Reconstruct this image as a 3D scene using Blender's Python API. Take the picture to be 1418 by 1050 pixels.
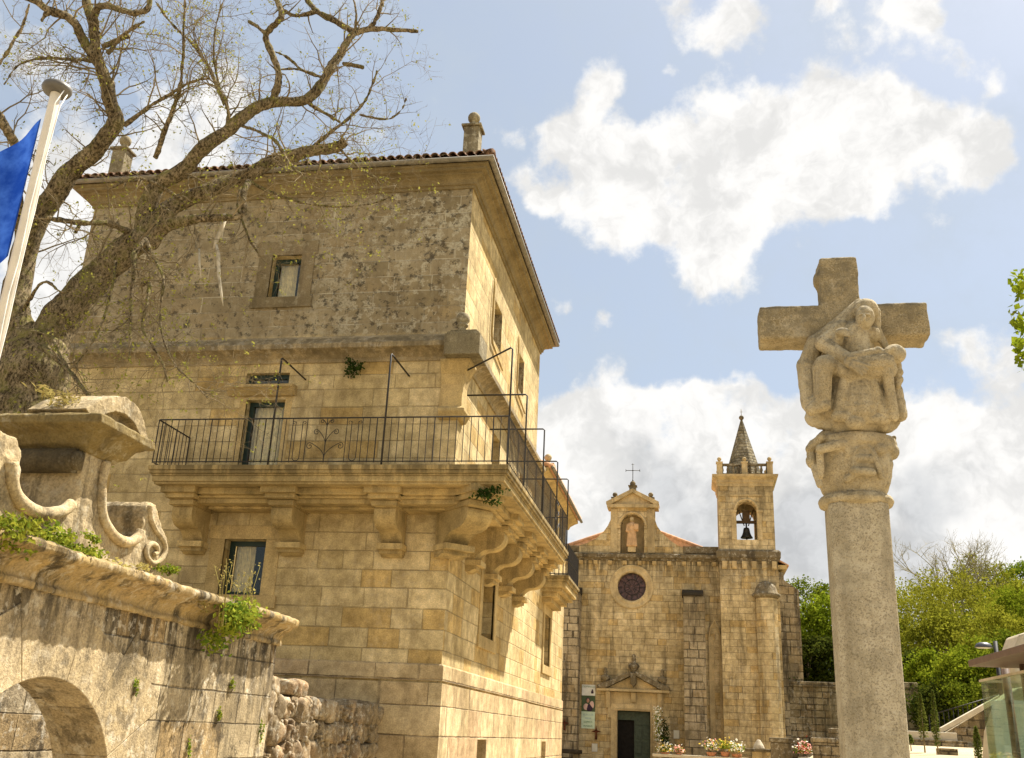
import bpy, bmesh, math, random
from mathutils import Vector, Matrix, noise
for o in list(bpy.data.objects): bpy.data.objects.remove(o)
sc = bpy.context.scene; COL = sc.collection
R = math.radians
random.seed(7)

# ------------------------------------------------------------------ camera
F_PX, CXP, CYP = 1366.04, 709.0, 525.0
PIT, ROL, YAW = R(19.70856), R(2.724567), R(10.925231)
def _basis():
    cp, sp = math.cos(PIT), math.sin(PIT); c, s = math.cos(ROL), math.sin(ROL)
    Fw = Vector((0, cp, sp)); Rt = Vector((1, 0, 0)); Up = Vector((0, -sp, cp))
    Rt, Up = c*Rt + s*Up, -s*Rt + c*Up
    M = Matrix.Rotation(YAW, 3, 'Z')
    return M @ Rt, M @ Up, M @ Fw
RT, UP, FW = _basis()
CAM = Vector((0, 0, 1.6))
cd = bpy.data.cameras.new('camera'); co = bpy.data.objects.new('camera', cd); COL.objects.link(co)
cd.sensor_width = 36; cd.lens = 36*F_PX/1418; cd.clip_start = .1; cd.clip_end = 2000
co.matrix_world = Matrix(((RT.x, UP.x, -FW.x, CAM.x), (RT.y, UP.y, -FW.y, CAM.y), (RT.z, UP.z, -FW.z, CAM.z), (0, 0, 0, 1)))
sc.camera = co
def ray(x, y): return ((x-CXP)*RT - (y-CYP)*UP + F_PX*FW)/F_PX
def at(x, y, Y=None, X=None, Z=None):
    d = ray(x, y)
    if Y is not None: t = Y/d.y
    elif X is not None: t = X/d.x
    else: t = (Z-CAM.z)/d.z
    return CAM + d*t
def pxm(p): return (p-CAM).length/F_PX      # metres per photo pixel near p

# ------------------------------------------------------------------ light
SUN = Vector((1.0, 1.03, 2.4)).normalized()
sl = bpy.data.lights.new('sun', 'SUN'); sl.energy = 4.6; sl.angle = R(.55); sl.color = (1, .93, .82)
so = bpy.data.objects.new('sun', sl); COL.objects.link(so); so.rotation_euler = (-SUN).to_track_quat('-Z', 'Y').to_euler()
sc.view_settings.view_transform = 'Standard'; sc.view_settings.look = 'None'
sc.view_settings.exposure = 1.48; sc.view_settings.gamma = 1
SKY_S, CLOUD_S = .062, .362

# ------------------------------------------------------------------ node helpers
def node(nt, typ, ins=None, **props):
    nd = nt.nodes.new(typ)
    for k, v in props.items(): setattr(nd, k, v)
    for k, v in (ins or {}).items():
        s = nd.inputs[k]
        if isinstance(v, bpy.types.NodeSocket): nt.links.new(v, s)
        else: s.default_value = v
    return nd
def mth(nt, op, a, b=0.0, c=0.0, clamp=False):
    nd = node(nt, 'ShaderNodeMath', {0: a, 1: b, 2: c}, operation=op); nd.use_clamp = clamp
    return nd.outputs[0]
def vmt(nt, op, a, b=(0, 0, 0), out=0):
    nd = node(nt, 'ShaderNodeVectorMath', {0: a, 1: b}, operation=op); return nd.outputs[out]
def nz(nt, vec, scale, detail=4, rough=.55, dims='3D', out=0):
    nd = node(nt, 'ShaderNodeTexNoise', {'Vector': vec, 'Scale': scale, 'Detail': detail, 'Roughness': rough}, noise_dimensions=dims)
    return nd.outputs[out]
def mr(nt, v, a, b, c=0.0, d=1.0, smooth=True):
    nd = node(nt, 'ShaderNodeMapRange', {'Value': v, 'From Min': a, 'From Max': b, 'To Min': c, 'To Max': d})
    nd.interpolation_type = 'SMOOTHSTEP' if smooth else 'LINEAR'; return nd.outputs[0]
def mix(nt, f, a, b, mode='MIX'):
    nd = nt.nodes.new('ShaderNodeMix'); nd.data_type = 'RGBA'; nd.blend_type = mode
    for i, v in ((0, f), (6, a), (7, b)):
        if isinstance(v, bpy.types.NodeSocket): nt.links.new(v, nd.inputs[i])
        else: nd.inputs[i].default_value = (*v, 1) if (i > 0 and len(v) == 3) else v
    return nd.outputs[2]
def newmat(name):
    m = bpy.data.materials.new(name); m.use_nodes = True; nt = m.node_tree; nt.nodes.clear()
    out = nt.nodes.new('ShaderNodeOutputMaterial'); return m, nt, out
def finish(nt, out, col, rough=.9, height=None, bstr=.6, spec=.2, metal=0.0):
    ins = {'Base Color': (*col, 1) if isinstance(col, tuple) else col, 'Roughness': rough, 'Specular IOR Level': spec, 'Metallic': metal}
    if height is not None:
        b = node(nt, 'ShaderNodeBump', {'Height': height, 'Strength': bstr, 'Distance': 1.0}); ins['Normal'] = b.outputs[0]
    p = node(nt, 'ShaderNodeBsdfPrincipled', ins); nt.links.new(p.outputs[0], out.inputs[0]); return p

# ------------------------------------------------------------------ sky
def make_world():
    w = bpy.data.worlds.new('World'); sc.world = w; w.cycles.sampling_method = 'NONE'; w.use_nodes = True; nt = w.node_tree; nt.nodes.clear()
    out = nt.nodes.new('ShaderNodeOutputWorld')
    sky = node(nt, 'ShaderNodeTexSky', sky_type='NISHITA', sun_disc=False)
    sky.sun_elevation = math.asin(SUN.z); sky.sun_rotation = math.atan2(SUN.x, SUN.y)
    sky.air_density = 1.0; sky.dust_density = 2.2; sky.ozone_density = 1.0
    d = node(nt, 'ShaderNodeTexCoord').outputs['Generated']
    n1 = nz(nt, d, 5.0, 1, .5, out=1); n2 = nz(nt, d, 17.0, 3, .62, out=1)
    w1 = vmt(nt, 'SUBTRACT', n1, (.5, .5, .5)); w2 = vmt(nt, 'SUBTRACT', n2, (.5, .5, .5))
    dw = vmt(nt, 'ADD', vmt(nt, 'ADD', d, vmt(nt, 'MULTIPLY', w1, (.07, .07, .07))), vmt(nt, 'MULTIPLY', w2, (.055, .055, .055)))
    def blobs(lst, vec):
        tot = None
        for (px, py, rp, amp) in lst:
            c = ray(px, py).normalized(); rr = rp/F_PX*.93
            dist = vmt(nt, 'DISTANCE', vec, tuple(c), out=1)
            v = mr(nt, dist, 0.0, rr, amp, 0.0)
            tot = v if tot is None else mth(nt, 'ADD', tot, v)
        return tot
    white = [(830, 130, 75, .8), (800, 200, 80, .8), (850, 250, 110, 1), (930, 250, 120, 1), (1000, 190, 120, 1), (1080, 160, 110, 1), (1180, 150, 110, 1),
             (1250, 190, 110, 1), (1330, 200, 80, .9), (1380, 215, 60, .7), (1100, 260, 140, 1), (1000, 300, 120, 1), (900, 310, 110, 1), (850, 350, 80, .8),
             (740, 270, 60, .8), (780, 290, 60, .6), (1020, 370, 90, .9), (990, 400, 50, .6), (1200, 260, 100, .8), (1240, 290, 60, .5), (730, 150, 45, .65), (725, 185, 35, .5), (835, 438, 45, .75), (925, 110, 25, .6),
             (760, 415, 30, .7), (960, 20, 90, .7), (1010, 40, 70, .6), (1250, 40, 60, .65), (1290, 75, 60, .7), (1350, 100, 60, .75), (1390, 115, 40, .6), (1260, 5, 70, .7), (1140, 10, 40, .5), (900, 5, 60, .6), (1400, 50, 50, .4),
             (780, 610, 110, 1), (860, 600, 130, 1), (930, 590, 110, 1), (960, 640, 160, 1), (1040, 590, 130, 1), (1060, 660, 160, 1), (820, 700, 180, 1), (1010, 560, 80, .8), (1035, 530, 45, .5),
             (950, 740, 200, 1), (1130, 720, 200, 1), (1230, 700, 160, 1), (1300, 740, 180, 1), (1400, 700, 130, 1), (1290, 590, 90, .8), (1330, 640, 50, .5), (1360, 510, 70, .8), (1400, 560, 80, .8), (1410, 620, 60, .7), (1360, 780, 200, 1), (1150, 590, 120, .7),
             (1240, 800, 250, 1), (60, 60, 120, .75), (120, 200, 140, .7), (60, 250, 120, .7), (230, 110, 100, .8), (330, 120, 70, .6), (80, 390, 130, 1), (130, 330, 120, .9), (300, 200, 120, .7), (30, 480, 120, .9), (370, 210, 70, .5)]
    grey = [(890, 640, 90, .8), (980, 600, 50, .4), (960, 690, 110, .9), (1120, 720, 110, .8), (1130, 760, 120, .8), (860, 720, 120, .6), (1270, 690, 90, .5), (1300, 740, 130, .5), (1090, 640, 60, .4),
            (60, 110, 80, .55), (110, 240, 90, .5), (1000, 260, 90, .2), (900, 270, 70, .2), (960, 780, 150, .6), (1400, 650, 80, .3), (1200, 790, 150, .6)]
    dens = blobs(white, dw)
    fb = nz(nt, d, 10.0, 9, .64)
    # unseen clouds added outside the view, cover raised to fill the shaded fronts
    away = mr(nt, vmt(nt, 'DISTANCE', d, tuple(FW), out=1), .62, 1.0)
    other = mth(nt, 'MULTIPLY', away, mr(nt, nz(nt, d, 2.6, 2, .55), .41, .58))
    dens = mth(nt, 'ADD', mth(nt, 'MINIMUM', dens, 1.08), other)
    dens = mth(nt, 'ADD', dens, mth(nt, 'MULTIPLY', mth(nt, 'SUBTRACT', fb, .5), 2.7))
    alpha = mr(nt, dens, .26, .78)
    gm = mth(nt, 'ADD', blobs(grey, dw), mth(nt, 'MULTIPLY', mth(nt, 'SUBTRACT', nz(nt, d, 13.0, 4, .6), .5), 2.4))
    gm = mr(nt, gm, .25, 1.25)
    ccol = mix(nt, gm, (.99, .975, .95), (.70, .71, .72))
    puff = mr(nt, nz(nt, dw, 17.0, 5, .62), .36, .60)
    ccol = mix(nt, 1.0, ccol, mix(nt, puff, (.82, .825, .83), (1.04, 1.04, 1.04)), 'MULTIPLY')
    veil = mr(nt, fb, .35, .72, .60, .78)
    b0 = node(nt, 'ShaderNodeBackground', {0: sky.outputs[0], 1: SKY_S}); bv = node(nt, 'ShaderNodeBackground', {0: (.62, .705, .795, 1), 1: CLOUD_S*.90}); b1 = node(nt, 'ShaderNodeMixShader', {0: veil, 1: b0.outputs[0], 2: bv.outputs[0]}); b2 = node(nt, 'ShaderNodeBackground', {0: ccol, 1: CLOUD_S})
    ms = node(nt, 'ShaderNodeMixShader', {0: alpha, 1: b1.outputs[0], 2: b2.outputs[0]})
    nt.links.new(ms.outputs[0], out.inputs[0])
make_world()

# ------------------------------------------------------------------ materials
def objP(nt):
    tc = node(nt, 'ShaderNodeTexCoord'); return tc.outputs['Object'], tc.outputs['Normal']
def stone(name, c1, c2, c3, bh=.37, bw=.9, jw=.010, jcol=(.25, .19, .11), jamt=.8, streak=.3, streakcol=(.07, .055, .035), lichen=.0, lichcol=(.5, .46, .36),
          front=False, grain=.34, bump=.8, uneven=.5, coursed=True, zdirt=None, rowoff=0.0):
    m, nt, out = newmat(name); P, N = objP(nt)
    s = node(nt, 'ShaderNodeSeparateXYZ', {0: P}); n = node(nt, 'ShaderNodeSeparateXYZ', {0: N})
    ax, ay, az = (mth(nt, 'ABSOLUTE', n.outputs[i]) for i in range(3))
    side = mth(nt, 'GREATER_THAN', ax, ay); flat = mth(nt, 'GREATER_THAN', az, .75)
    u = node(nt, 'ShaderNodeMix', {0: side, 2: s.outputs[0], 3: s.outputs[1]}).outputs[0]
    vside = s.outputs[2]
    v = node(nt, 'ShaderNodeMix', {0: flat, 2: vside, 3: s.outputs[1]}).outputs[0]
    u = node(nt, 'ShaderNodeMix', {0: flat, 2: u, 3: s.outputs[0]}).outputs[0]
    big = nz(nt, P, .6, 4, .6); mid = nz(nt, P, 4.0, 6, .65); fine = nz(nt, P, 38.0, 5, .7)
    if coursed:
        wob = mth(nt, 'MULTIPLY', mth(nt, 'SUBTRACT', mid, .5), .018*(1+uneven))
        vn = node(nt, 'ShaderNodeTexNoise', {'W': mth(nt, 'MULTIPLY', v, .9/bh*.37), 'Scale': 1.0, 'Detail': 1.0}, noise_dimensions='1D').outputs[0]
        vv = mth(nt, 'ADD', mth(nt, 'ADD', v, mth(nt, 'MULTIPLY', vn, uneven*bh)), mth(nt, 'ADD', wob, rowoff))
        rv = mth(nt, 'DIVIDE', vv, bh); row = mth(nt, 'FLOOR', rv); fv = mth(nt, 'FRACT', rv)
        rnd = node(nt, 'ShaderNodeTexWhiteNoise', {'W': row}, noise_dimensions='1D').outputs[0]
        un = node(nt, 'ShaderNodeTexNoise', {'Vector': node(nt, 'ShaderNodeCombineXYZ', {0: mth(nt, 'MULTIPLY', u, .8/bw), 1: mth(nt, 'MULTIPLY', row, 7.31)}).outputs[0], 'Scale': 1.0, 'Detail': 0.0}, noise_dimensions='2D').outputs[0]
        ru = mth(nt, 'ADD', mth(nt, 'ADD', mth(nt, 'DIVIDE', mth(nt, 'ADD', u, wob), bw), mth(nt, 'MULTIPLY', rnd, 9.7)), mth(nt, 'MULTIPLY', un, 2.0*uneven))
        colm = mth(nt, 'FLOOR', ru); fu = mth(nt, 'FRACT', ru)
        wn = node(nt, 'ShaderNodeTexWhiteNoise', {'Vector': node(nt, 'ShaderNodeCombineXYZ', {0: row, 1: colm, 2: mth(nt, 'MULTIPLY', side, 5.5)}).outputs[0]}, noise_dimensions='3D')
        idv = wn.outputs[0]; idc = node(nt, 'ShaderNodeSeparateColor', {0: wn.outputs[1]})
        dv = mth(nt, 'MULTIPLY', mth(nt, 'MINIMUM', fv, mth(nt, 'SUBTRACT', 1.0, fv)), bh)
        du = mth(nt, 'MULTIPLY', mth(nt, 'MINIMUM', fu, mth(nt, 'SUBTRACT', 1.0, fu)), bw)
        dd = mth(nt, 'ADD', mth(nt, 'MINIMUM', dv, du), mth(nt, 'MULTIPLY', mth(nt, 'SUBTRACT', fine, .5), jw))
        joint = mr(nt, dd, jw*.3, jw*1.6, 1.0, 0.0)
        col = mix(nt, idv, c1, c2)
        col = mix(nt, mr(nt, idc.outputs[1], .78, .84, 0, .85), col, c3)
        jvis = mth(nt, 'MULTIPLY', joint, mr(nt, nz(nt, P, 1.4, 3), .32, .6, .25*jamt, jamt))
    else:
        col = mix(nt, mr(nt, mid, .35, .65), c1, c2); col = mix(nt, mr(nt, big, .5, .7, 0, .6), col, c3)
        joint = None; idv = 0.0
        isl = node(nt, 'ShaderNodeNewGeometry').outputs['Random Per Island']
        col = mix(nt, 1.0, col, mix(nt, isl, (.80, .79, .76), (1.14, 1.14, 1.14)), 'MULTIPLY')
    col = mix(nt, 1.0, col, mix(nt, mr(nt, big, .3, .7), (.72, .71, .66), (1.14, 1.14, 1.14)), 'MULTIPLY')
    col = mix(nt, 1.0, col, mix(nt, mr(nt, mid, .3, .7), (.70, .68, .64), (1.16, 1.16, 1.15)), 'MULTIPLY')
    col = mix(nt, grain, col, mix(nt, mr(nt, fine, .32, .68), (.35, .33, .30), (1.5, 1.5, 1.5)), 'MULTIPLY')
    if joint is not None: col = mix(nt, jvis, col, jcol)
    if front:     # weathered upper face, towards the square only
        fm = mth(nt, 'MULTIPLY', mth(nt, 'LESS_THAN', n.outputs[1], -.5), mr(nt, s.outputs[2], 9.95, 10.1))
        fm = mth(nt, 'MULTIPLY', fm, mr(nt, nz(nt, P, .45, 5, .65), .25, .5, .6, 1.0))
        col = mix(nt, mth(nt, 'MULTIPLY', fm, .78), col, mix(nt, idv, (.235, .195, .125), (.135, .11, .068)))
        if joint is not None: col = mix(nt, mth(nt, 'MULTIPLY', fm, mth(nt, 'MULTIPLY', joint, mr(nt, nz(nt, P, 1.1, 3), .38, .62, .10, .95))), col, (.48, .42, .29))
        xr = mr(nt, s.outputs[0], -10.8, -5.6, .25, 1.0)
        ln = mth(nt, 'ADD', nz(nt, P, 4.2, 8, .70), mth(nt, 'MULTIPLY', nz(nt, P, .8, 3), .38))
        lm = mth(nt, 'MULTIPLY', mth(nt, 'MULTIPLY', mr(nt, ln, .70, .75), fm), xr)
        lm = mth(nt, 'MULTIPLY', lm, mr(nt, nz(nt, P, 17.0, 5, .65), .40, .56, .25, 1.0))
        col = mix(nt, mth(nt, 'MULTIPLY', lm, .85), col, (.44, .40, .285))
        bl = mth(nt, 'MULTIPLY', mr(nt, nz(nt, P, 6.0, 8, .72), .52, .62), fm)
        col = mix(nt, mth(nt, 'MULTIPLY', bl, .85), col, (.050, .042, .030))
    if streak > 0:
        sv = node(nt, 'ShaderNodeMapping', {0: P, 3: (2.6, 2.6, .32)}).outputs[0]
        sm = mr(nt, nz(nt, sv, 1.0, 7, .68), .47, .63)
        if zdirt:     # stains hang from ledges at these heights
            zt = None
            for (z0, dz) in zdirt:
                a = mth(nt, 'MULTIPLY', mr(nt, s.outputs[2], z0-dz, z0, 0, 1, False), mth(nt, 'LESS_THAN', s.outputs[2], z0+.35))
                zt = a if zt is None else mth(nt, 'MAXIMUM', zt, a)
            sm = mth(nt, 'MAXIMUM', mth(nt, 'MULTIPLY', sm, .55), mth(nt, 'MULTIPLY', mr(nt, nz(nt, sv, 1.9, 7, .66), .36, .58), zt))
        col = mix(nt, mth(nt, 'MULTIPLY', sm, streak), col, streakcol)
    if lichen > 0:
        lm = mr(nt, nz(nt, P, 7.0, 8, .72), .52, .60)
        lm = mth(nt, 'MULTIPLY', lm, mr(nt, big, .35, .58))
        col = mix(nt, mth(nt, 'MULTIPLY', lm, lichen), col, lichcol)
        dm = mr(nt, nz(nt, P, 3.1, 8, .74), .52, .62)
        col = mix(nt, mth(nt, 'MULTIPLY', dm, lichen*.8), col, streakcol)
    h = mth(nt, 'ADD', mth(nt, 'MULTIPLY', fine, .010), mth(nt, 'MULTIPLY', mid, .018))
    if joint is not None:
        h = mth(nt, 'ADD', h, mth(nt, 'MULTIPLY', joint, -.014)); h = mth(nt, 'ADD', h, mth(nt, 'MULTIPLY', idv, .008))
    finish(nt, out, col, .92, h, bump, .15); return m
def granite(name, c1, c2, dark, speck=.6, lich=.3):
    m, nt, out = newmat(name); P, N = objP(nt)
    s1 = nz(nt, P, 95.0, 3, .75); s2 = nz(nt, P, 120.0, 2, .7); mid = nz(nt, P, 6.0, 6, .65)
    col = mix(nt, mr(nt, mid, .35, .65), c1, c2)
    col = mix(nt, mth(nt, 'MULTIPLY', mr(nt, s1, .50, .60), speck), col, dark)
    col = mix(nt, mth(nt, 'MULTIPLY', mr(nt, s2, .54, .64), speck*.8), col, (.52, .47, .36))
    n = node(nt, 'ShaderNodeSeparateXYZ', {0: N}).outputs[2]
    st = mr(nt, nz(nt, node(nt, 'ShaderNodeMapping', {0: P, 3: (5, 5, .7)}).outputs[0], 1.0, 6, .65), .46, .64)
    col = mix(nt, mth(nt, 'MULTIPLY', st, .48), col, (.19, .155, .095))
    pl = mr(nt, nz(nt, P, 3.2, 6, .65), .52, .66)
    col = mix(nt, mth(nt, 'MULTIPLY', pl, .35), col, (.50, .45, .33))
    lm = mth(nt, 'MULTIPLY', mr(nt, nz(nt, P, 9.0, 8, .74), .46, .58), mr(nt, n, -.3, .6, .30, 1.0))
    col = mix(nt, mth(nt, 'MULTIPLY', lm, lich), col, (.10, .085, .055))
    h = mth(nt, 'ADD', mth(nt, 'MULTIPLY', s1, .006), mth(nt, 'MULTIPLY', nz(nt, P, 30.0, 5, .7), .012))
    h = mth(nt, 'ADD', h, mth(nt, 'MULTIPLY', mid, .02))
    finish(nt, out, col, .93, h, .55, .15); return m
def plain(name, col, rough=.6, spec=.4, metal=0.0, vary=.25, scale=6.0, bump=.0):
    m, nt, out = newmat(name); P, N = objP(nt)
    f = nz(nt, P, scale, 6, .65)
    c = mix(nt, 1.0, col, mix(nt, mr(nt, f, .3, .7), (1-vary,)*3, (1+vary,)*3), 'MULTIPLY')
    finish(nt, out, c, rough, mth(nt, 'MULTIPLY', f, .02) if bump else None, bump, spec, metal); return m
def leafmat(name, ca, cb, trans=.35):
    m, nt, out = newmat(name); P, N = objP(nt)
    oi = node(nt, 'ShaderNodeObjectInfo')
    g = node(nt, 'ShaderNodeNewGeometry')
    f = mth(nt, 'ADD', mth(nt, 'MULTIPLY', g.outputs['Random Per Island'], .6), mth(nt, 'MULTIPLY', nz(nt, P, .8, 3), .5))
    c = mix(nt, mr(nt, f, .25, .8), ca, cb)
    hs = node(nt, 'ShaderNodeHueSaturation', {'Hue': mr(nt, oi.outputs['Random'], 0, 1, .492, .506, False), 'Saturation': 1.0, 'Value': mr(nt, oi.outputs['Random'], 0, 1, .8, 1.15, False), 'Color': c}).outputs[0]
    d = node(nt, 'ShaderNodeBsdfDiffuse', {0: hs}); t = node(nt, 'ShaderNodeBsdfTranslucent', {0: hs})
    a = node(nt, 'ShaderNodeMixShader', {0: trans, 1: d.outputs[0], 2: t.outputs[0]})
    nt.links.new(a.outputs[0], out.inputs[0]); return m
def barkmat(name, c1, c2, moss):
    m, nt, out = newmat(name); P, N = objP(nt)
    w = nz(nt, P, 3.0, 4); v = node(nt, 'ShaderNodeMapping', {0: P, 3: (17, 17, 9)}).outputs[0]
    r = nz(nt, v, 1.6, 9, .78)
    col = mix(nt, mr(nt, r, .40, .60), c1, c2)
    col = mix(nt, 1.0, col, mix(nt, mr(nt, w, .35, .65), (.65, .62, .58), (1.2, 1.2, 1.2)), 'MULTIPLY')
    n = node(nt, 'ShaderNodeSeparateXYZ', {0: N}).outputs[2]
    mm = mth(nt, 'MULTIPLY', mr(nt, nz(nt, P, 4.5, 7, .7), .47, .62), mr(nt, n, -.5, .6, .25, .9))
    col = mix(nt, mm, col, moss)
    col = mix(nt, mr(nt, nz(nt, P, 20, 5, .7), .62, .70, 0, .5), col, (.33, .31, .24))
    finish(nt, out, col, .95, mth(nt, 'MULTIPLY', r, .05), .8, .1); return m
def glassmat(name, tint, refl=.25, k=1.0):
    m, nt, out = newmat(name)
    fr = node(nt, 'ShaderNodeFresnel', {0: 1.5})
    f = mth(nt, 'ADD', mth(nt, 'MULTIPLY', fr.outputs[0], k), refl, clamp=True)
    t = node(nt, 'ShaderNodeBsdfTransparent', {0: (*tint, 1)}); g = node(nt, 'ShaderNodeBsdfGlossy', {0: (.9, .93, .9, 1), 1: .02})
    ms = node(nt, 'ShaderNodeMixShader', {0: f, 1: t.outputs[0], 2: g.outputs[0]}); nt.links.new(ms.outputs[0], out.inputs[0]); return m

MT = {}
MT['ashlar'] = stone('palace ashlar', (.62, .495, .275), (.49, .38, .19), (.50, .345, .13), .40, .95, .012, (.25, .19, .09), .75, .34, (.15, .105, .05), .12, front=True, uneven=.55)
MT['plinth'] = stone('plinth ashlar', (.57, .455, .27), (.47, .355, .20), (.49, .345, .205), .55, 1.1, .013, (.10, .07, .04), .95, .25, (.14, .10, .055), .12, uneven=.6)
MT['trim'] = stone('dressed trim', (.56, .43, .215), (.48, .355, .165), (.40, .29, .135), coursed=False, streak=.30, streakcol=(.13, .09, .04), grain=.34, bump=.5)
MT['slab'] = stone('balcony stone', (.54, .415, .205), (.46, .345, .16), (.38, .27, .105), coursed=False, streak=.75, streakcol=(.075, .058, .03), grain=.34, bump=.6, zdirt=[(6.52, .45)])
MT['corn'] = stone('weathered cornice', (.47, .385, .245), (.38, .30, .175), (.33, .25, .13), coursed=False, streak=.62, streakcol=(.08, .06, .032), lichen=.30, grain=.36, bump=.7, zdirt=[(9.56, .30)])
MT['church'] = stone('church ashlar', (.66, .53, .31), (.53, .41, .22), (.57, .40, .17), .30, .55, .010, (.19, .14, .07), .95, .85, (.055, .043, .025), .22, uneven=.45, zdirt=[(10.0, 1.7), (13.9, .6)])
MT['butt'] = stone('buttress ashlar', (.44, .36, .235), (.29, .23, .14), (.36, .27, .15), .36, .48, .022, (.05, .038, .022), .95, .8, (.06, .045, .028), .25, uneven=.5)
MT['cdark'] = stone('church cornice', (.27, .215, .13), (.17, .135, .08), (.13, .10, .06), coursed=False, streak=.75, streakcol=(.045, .036, .024), lichen=.5, grain=.42, bump=.8)
MT['ctrim'] = stone('church trim', (.64, .51, .30), (.54, .415, .225), (.48, .355, .175), coursed=False, streak=.35, streakcol=(.10, .07, .035), grain=.34, bump=.5)
MT['spire'] = stone('spire stone', (.33, .28, .18), (.20, .165, .10), (.26, .21, .12), .16, .26, .020, (.05, .04, .025), .9, .4, (.05, .042, .028), .5, uneven=.6)
MT['portal'] = stone('portal wall stone', (.62, .515, .345), (.40, .315, .19), (.44, .31, .15), .42, .80, .009, (.075, .055, .03), .85, 1.0, (.030, .024, .017), .85, (.62, .56, .43), uneven=.6, zdirt=[(2.78, 1.9)], bump=1.2, grain=.5)
MT['crest'] = stone('crest stone', (.56, .46, .30), (.44, .35, .21), (.40, .29, .14), coursed=False, streak=.75, streakcol=(.06, .047, .028), lichen=.55, lichcol=(.5, .45, .33), grain=.45, bump=1.0)
MT['crestdark'] = stone('lichened crest stone', (.16, .125, .07), (.10, .08, .05), (.20, .13, .05), coursed=False, streak=.5, streakcol=(.04, .033, .022), lichen=.5, grain=.42, bump=1.0)
MT['rubble'] = stone('rubble stone', (.45, .36, .235), (.27, .205, .12), (.30, .17, .09), coursed=False, streak=.6, streakcol=(.06, .042, .025), lichen=.6, grain=.5, bump=1.2)
MT['bound'] = stone('boundary wall stone', (.36, .29, .18), (.24, .19, .11), (.30, .22, .12), .30, .50, .024, (.045, .034, .02), .95, .75, (.045, .035, .022), .45, uneven=.8, bump=1.1)
MT['granite'] = granite('cross granite', (.47, .405, .28), (.375, .32, .21), (.11, .085, .05), .62, .5)
MT['granite_fig'] = granite('carved granite', (.46, .38, .235), (.34, .275, .16), (.12, .09, .05), .48, .6)
MT['granite_old'] = granite('old cross granite', (.345, .275, .155), (.26, .205, .11), (.08, .062, .035), .5, .98)
MT['tile'] = plain('old roof tile', (.165, .098, .060), .9, .1, vary=.6, scale=5, bump=.4)
MT['tile_new'] = plain('terracotta tile', (.58, .33, .19), .85, .15, vary=.25, scale=5, bump=.3)
MT['gutter'] = plain('zinc gutter', (.20, .18, .14), .6, .4, .3, vary=.25)
MT['iron'] = plain('black iron', (.018, .014, .010), .6, .4, vary=.4, scale=20)
MT['greenframe'] = plain('dark green frame', (.012, .030, .022), .5, .4, vary=.2)
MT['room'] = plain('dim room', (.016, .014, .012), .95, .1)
MT['curtain'] = plain('curtain cloth', (.62, .58, .42), .9, .1, vary=.12, scale=9)
MT['curtain_w'] = plain('white net curtain', (.92, .88, .74), .9, .1, vary=.2, scale=9)
MT['pane'] = glassmat('window glass', (.95, .92, .82), .0, .8)
MT['pavglass'] = glassmat('pavilion glass', (.88, .95, .86), .14, .15)
MT['bark'] = barkmat('oak bark', (.040, .030, .017), (.31, .245, .145), (.20, .185, .05))
MT['twig'] = plain('twig bark', (.185, .145, .082), .95, .1, vary=.45, scale=2.0)
MT['deadwood'] = plain('pale dead wood', (.45, .40, .30), .95, .1, vary=.3, scale=9)
MT['buds'] = leafmat('young leaf', (.20, .21, .035), (.34, .33, .07))
MT['weed'] = leafmat('wall weed', (.10, .16, .018), (.28, .30, .035))
MT['weed_dk'] = leafmat('dark fern', (.025, .05, .012), (.06, .10, .02))
MT['drygrass'] = leafmat('dry grass', (.30, .24, .08), (.42, .36, .12))
MT['leaf_a'] = leafmat('spring foliage', (.085, .125, .010), (.19, .23, .020))
MT['leaf_b'] = leafmat('olive foliage', (.150, .155, .012), (.285, .285, .030))
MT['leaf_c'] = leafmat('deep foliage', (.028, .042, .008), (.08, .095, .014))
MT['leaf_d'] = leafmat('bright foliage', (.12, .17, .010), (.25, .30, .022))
MT['leaf_e'] = leafmat('cypress foliage', (.08, .11, .022), (.17, .20, .04))
MT['white'] = plain('painted pole', (.62, .57, .48), .45, .5, vary=.08)
MT['cap'] = plain('grey plastic', (.10, .092, .078), .5, .4)
MT['rope'] = plain('white rope', (.75, .73, .68), .8, .2)
def flagmat():
    m, nt, out = newmat('blue flag cloth'); P, N = objP(nt)
    c = mix(nt, mr(nt, nz(nt, P, 3.2, 6, .6), .38, .62), (.010, .045, .28), (.045, .13, .50))  # light and dark blotches put dappled shadow into the cloth colour
    d = node(nt, 'ShaderNodeBsdfDiffuse', {0: c}); t = node(nt, 'ShaderNodeBsdfTranslucent', {0: c})
    a = node(nt, 'ShaderNodeMixShader', {0: .45, 1: d.outputs[0], 2: t.outputs[0]}); nt.links.new(a.outputs[0], out.inputs[0]); return m
MT['flag'] = flagmat()
MT['rose'] = plain('dark rose glass', (.065, .030, .028), .35, .5, vary=.9, scale=7)
MT['bronze'] = plain('bronze bell', (.05, .045, .032), .5, .5, .6, vary=.3)
MT['wood'] = plain('weathered wood', (.10, .065, .035), .85, .2, vary=.3)
MT['doorgreen'] = plain('green door paint', (.045, .060, .038), .6, .3, vary=.3)
MT['saint'] = plain('ruddy statue stone', (.52, .33, .17), .9, .15, vary=.2, scale=5, bump=.4)
MT['pale'] = plain('pale plaque', (.62, .60, .50), .7, .3, vary=.06)
MT['rust'] = plain('rusted iron', (.09, .028, .012), .9, .2, vary=.5)
MT['concrete'] = plain('pale concrete', (.46, .40, .29), .9, .2, vary=.12, scale=3, bump=.3)
MT['fascia'] = plain('brown roof fascia', (.13, .082, .056), .6, .3, vary=.15)
MT['steel'] = plain('dark steel', (.02, .018, .017), .6, .4)
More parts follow.
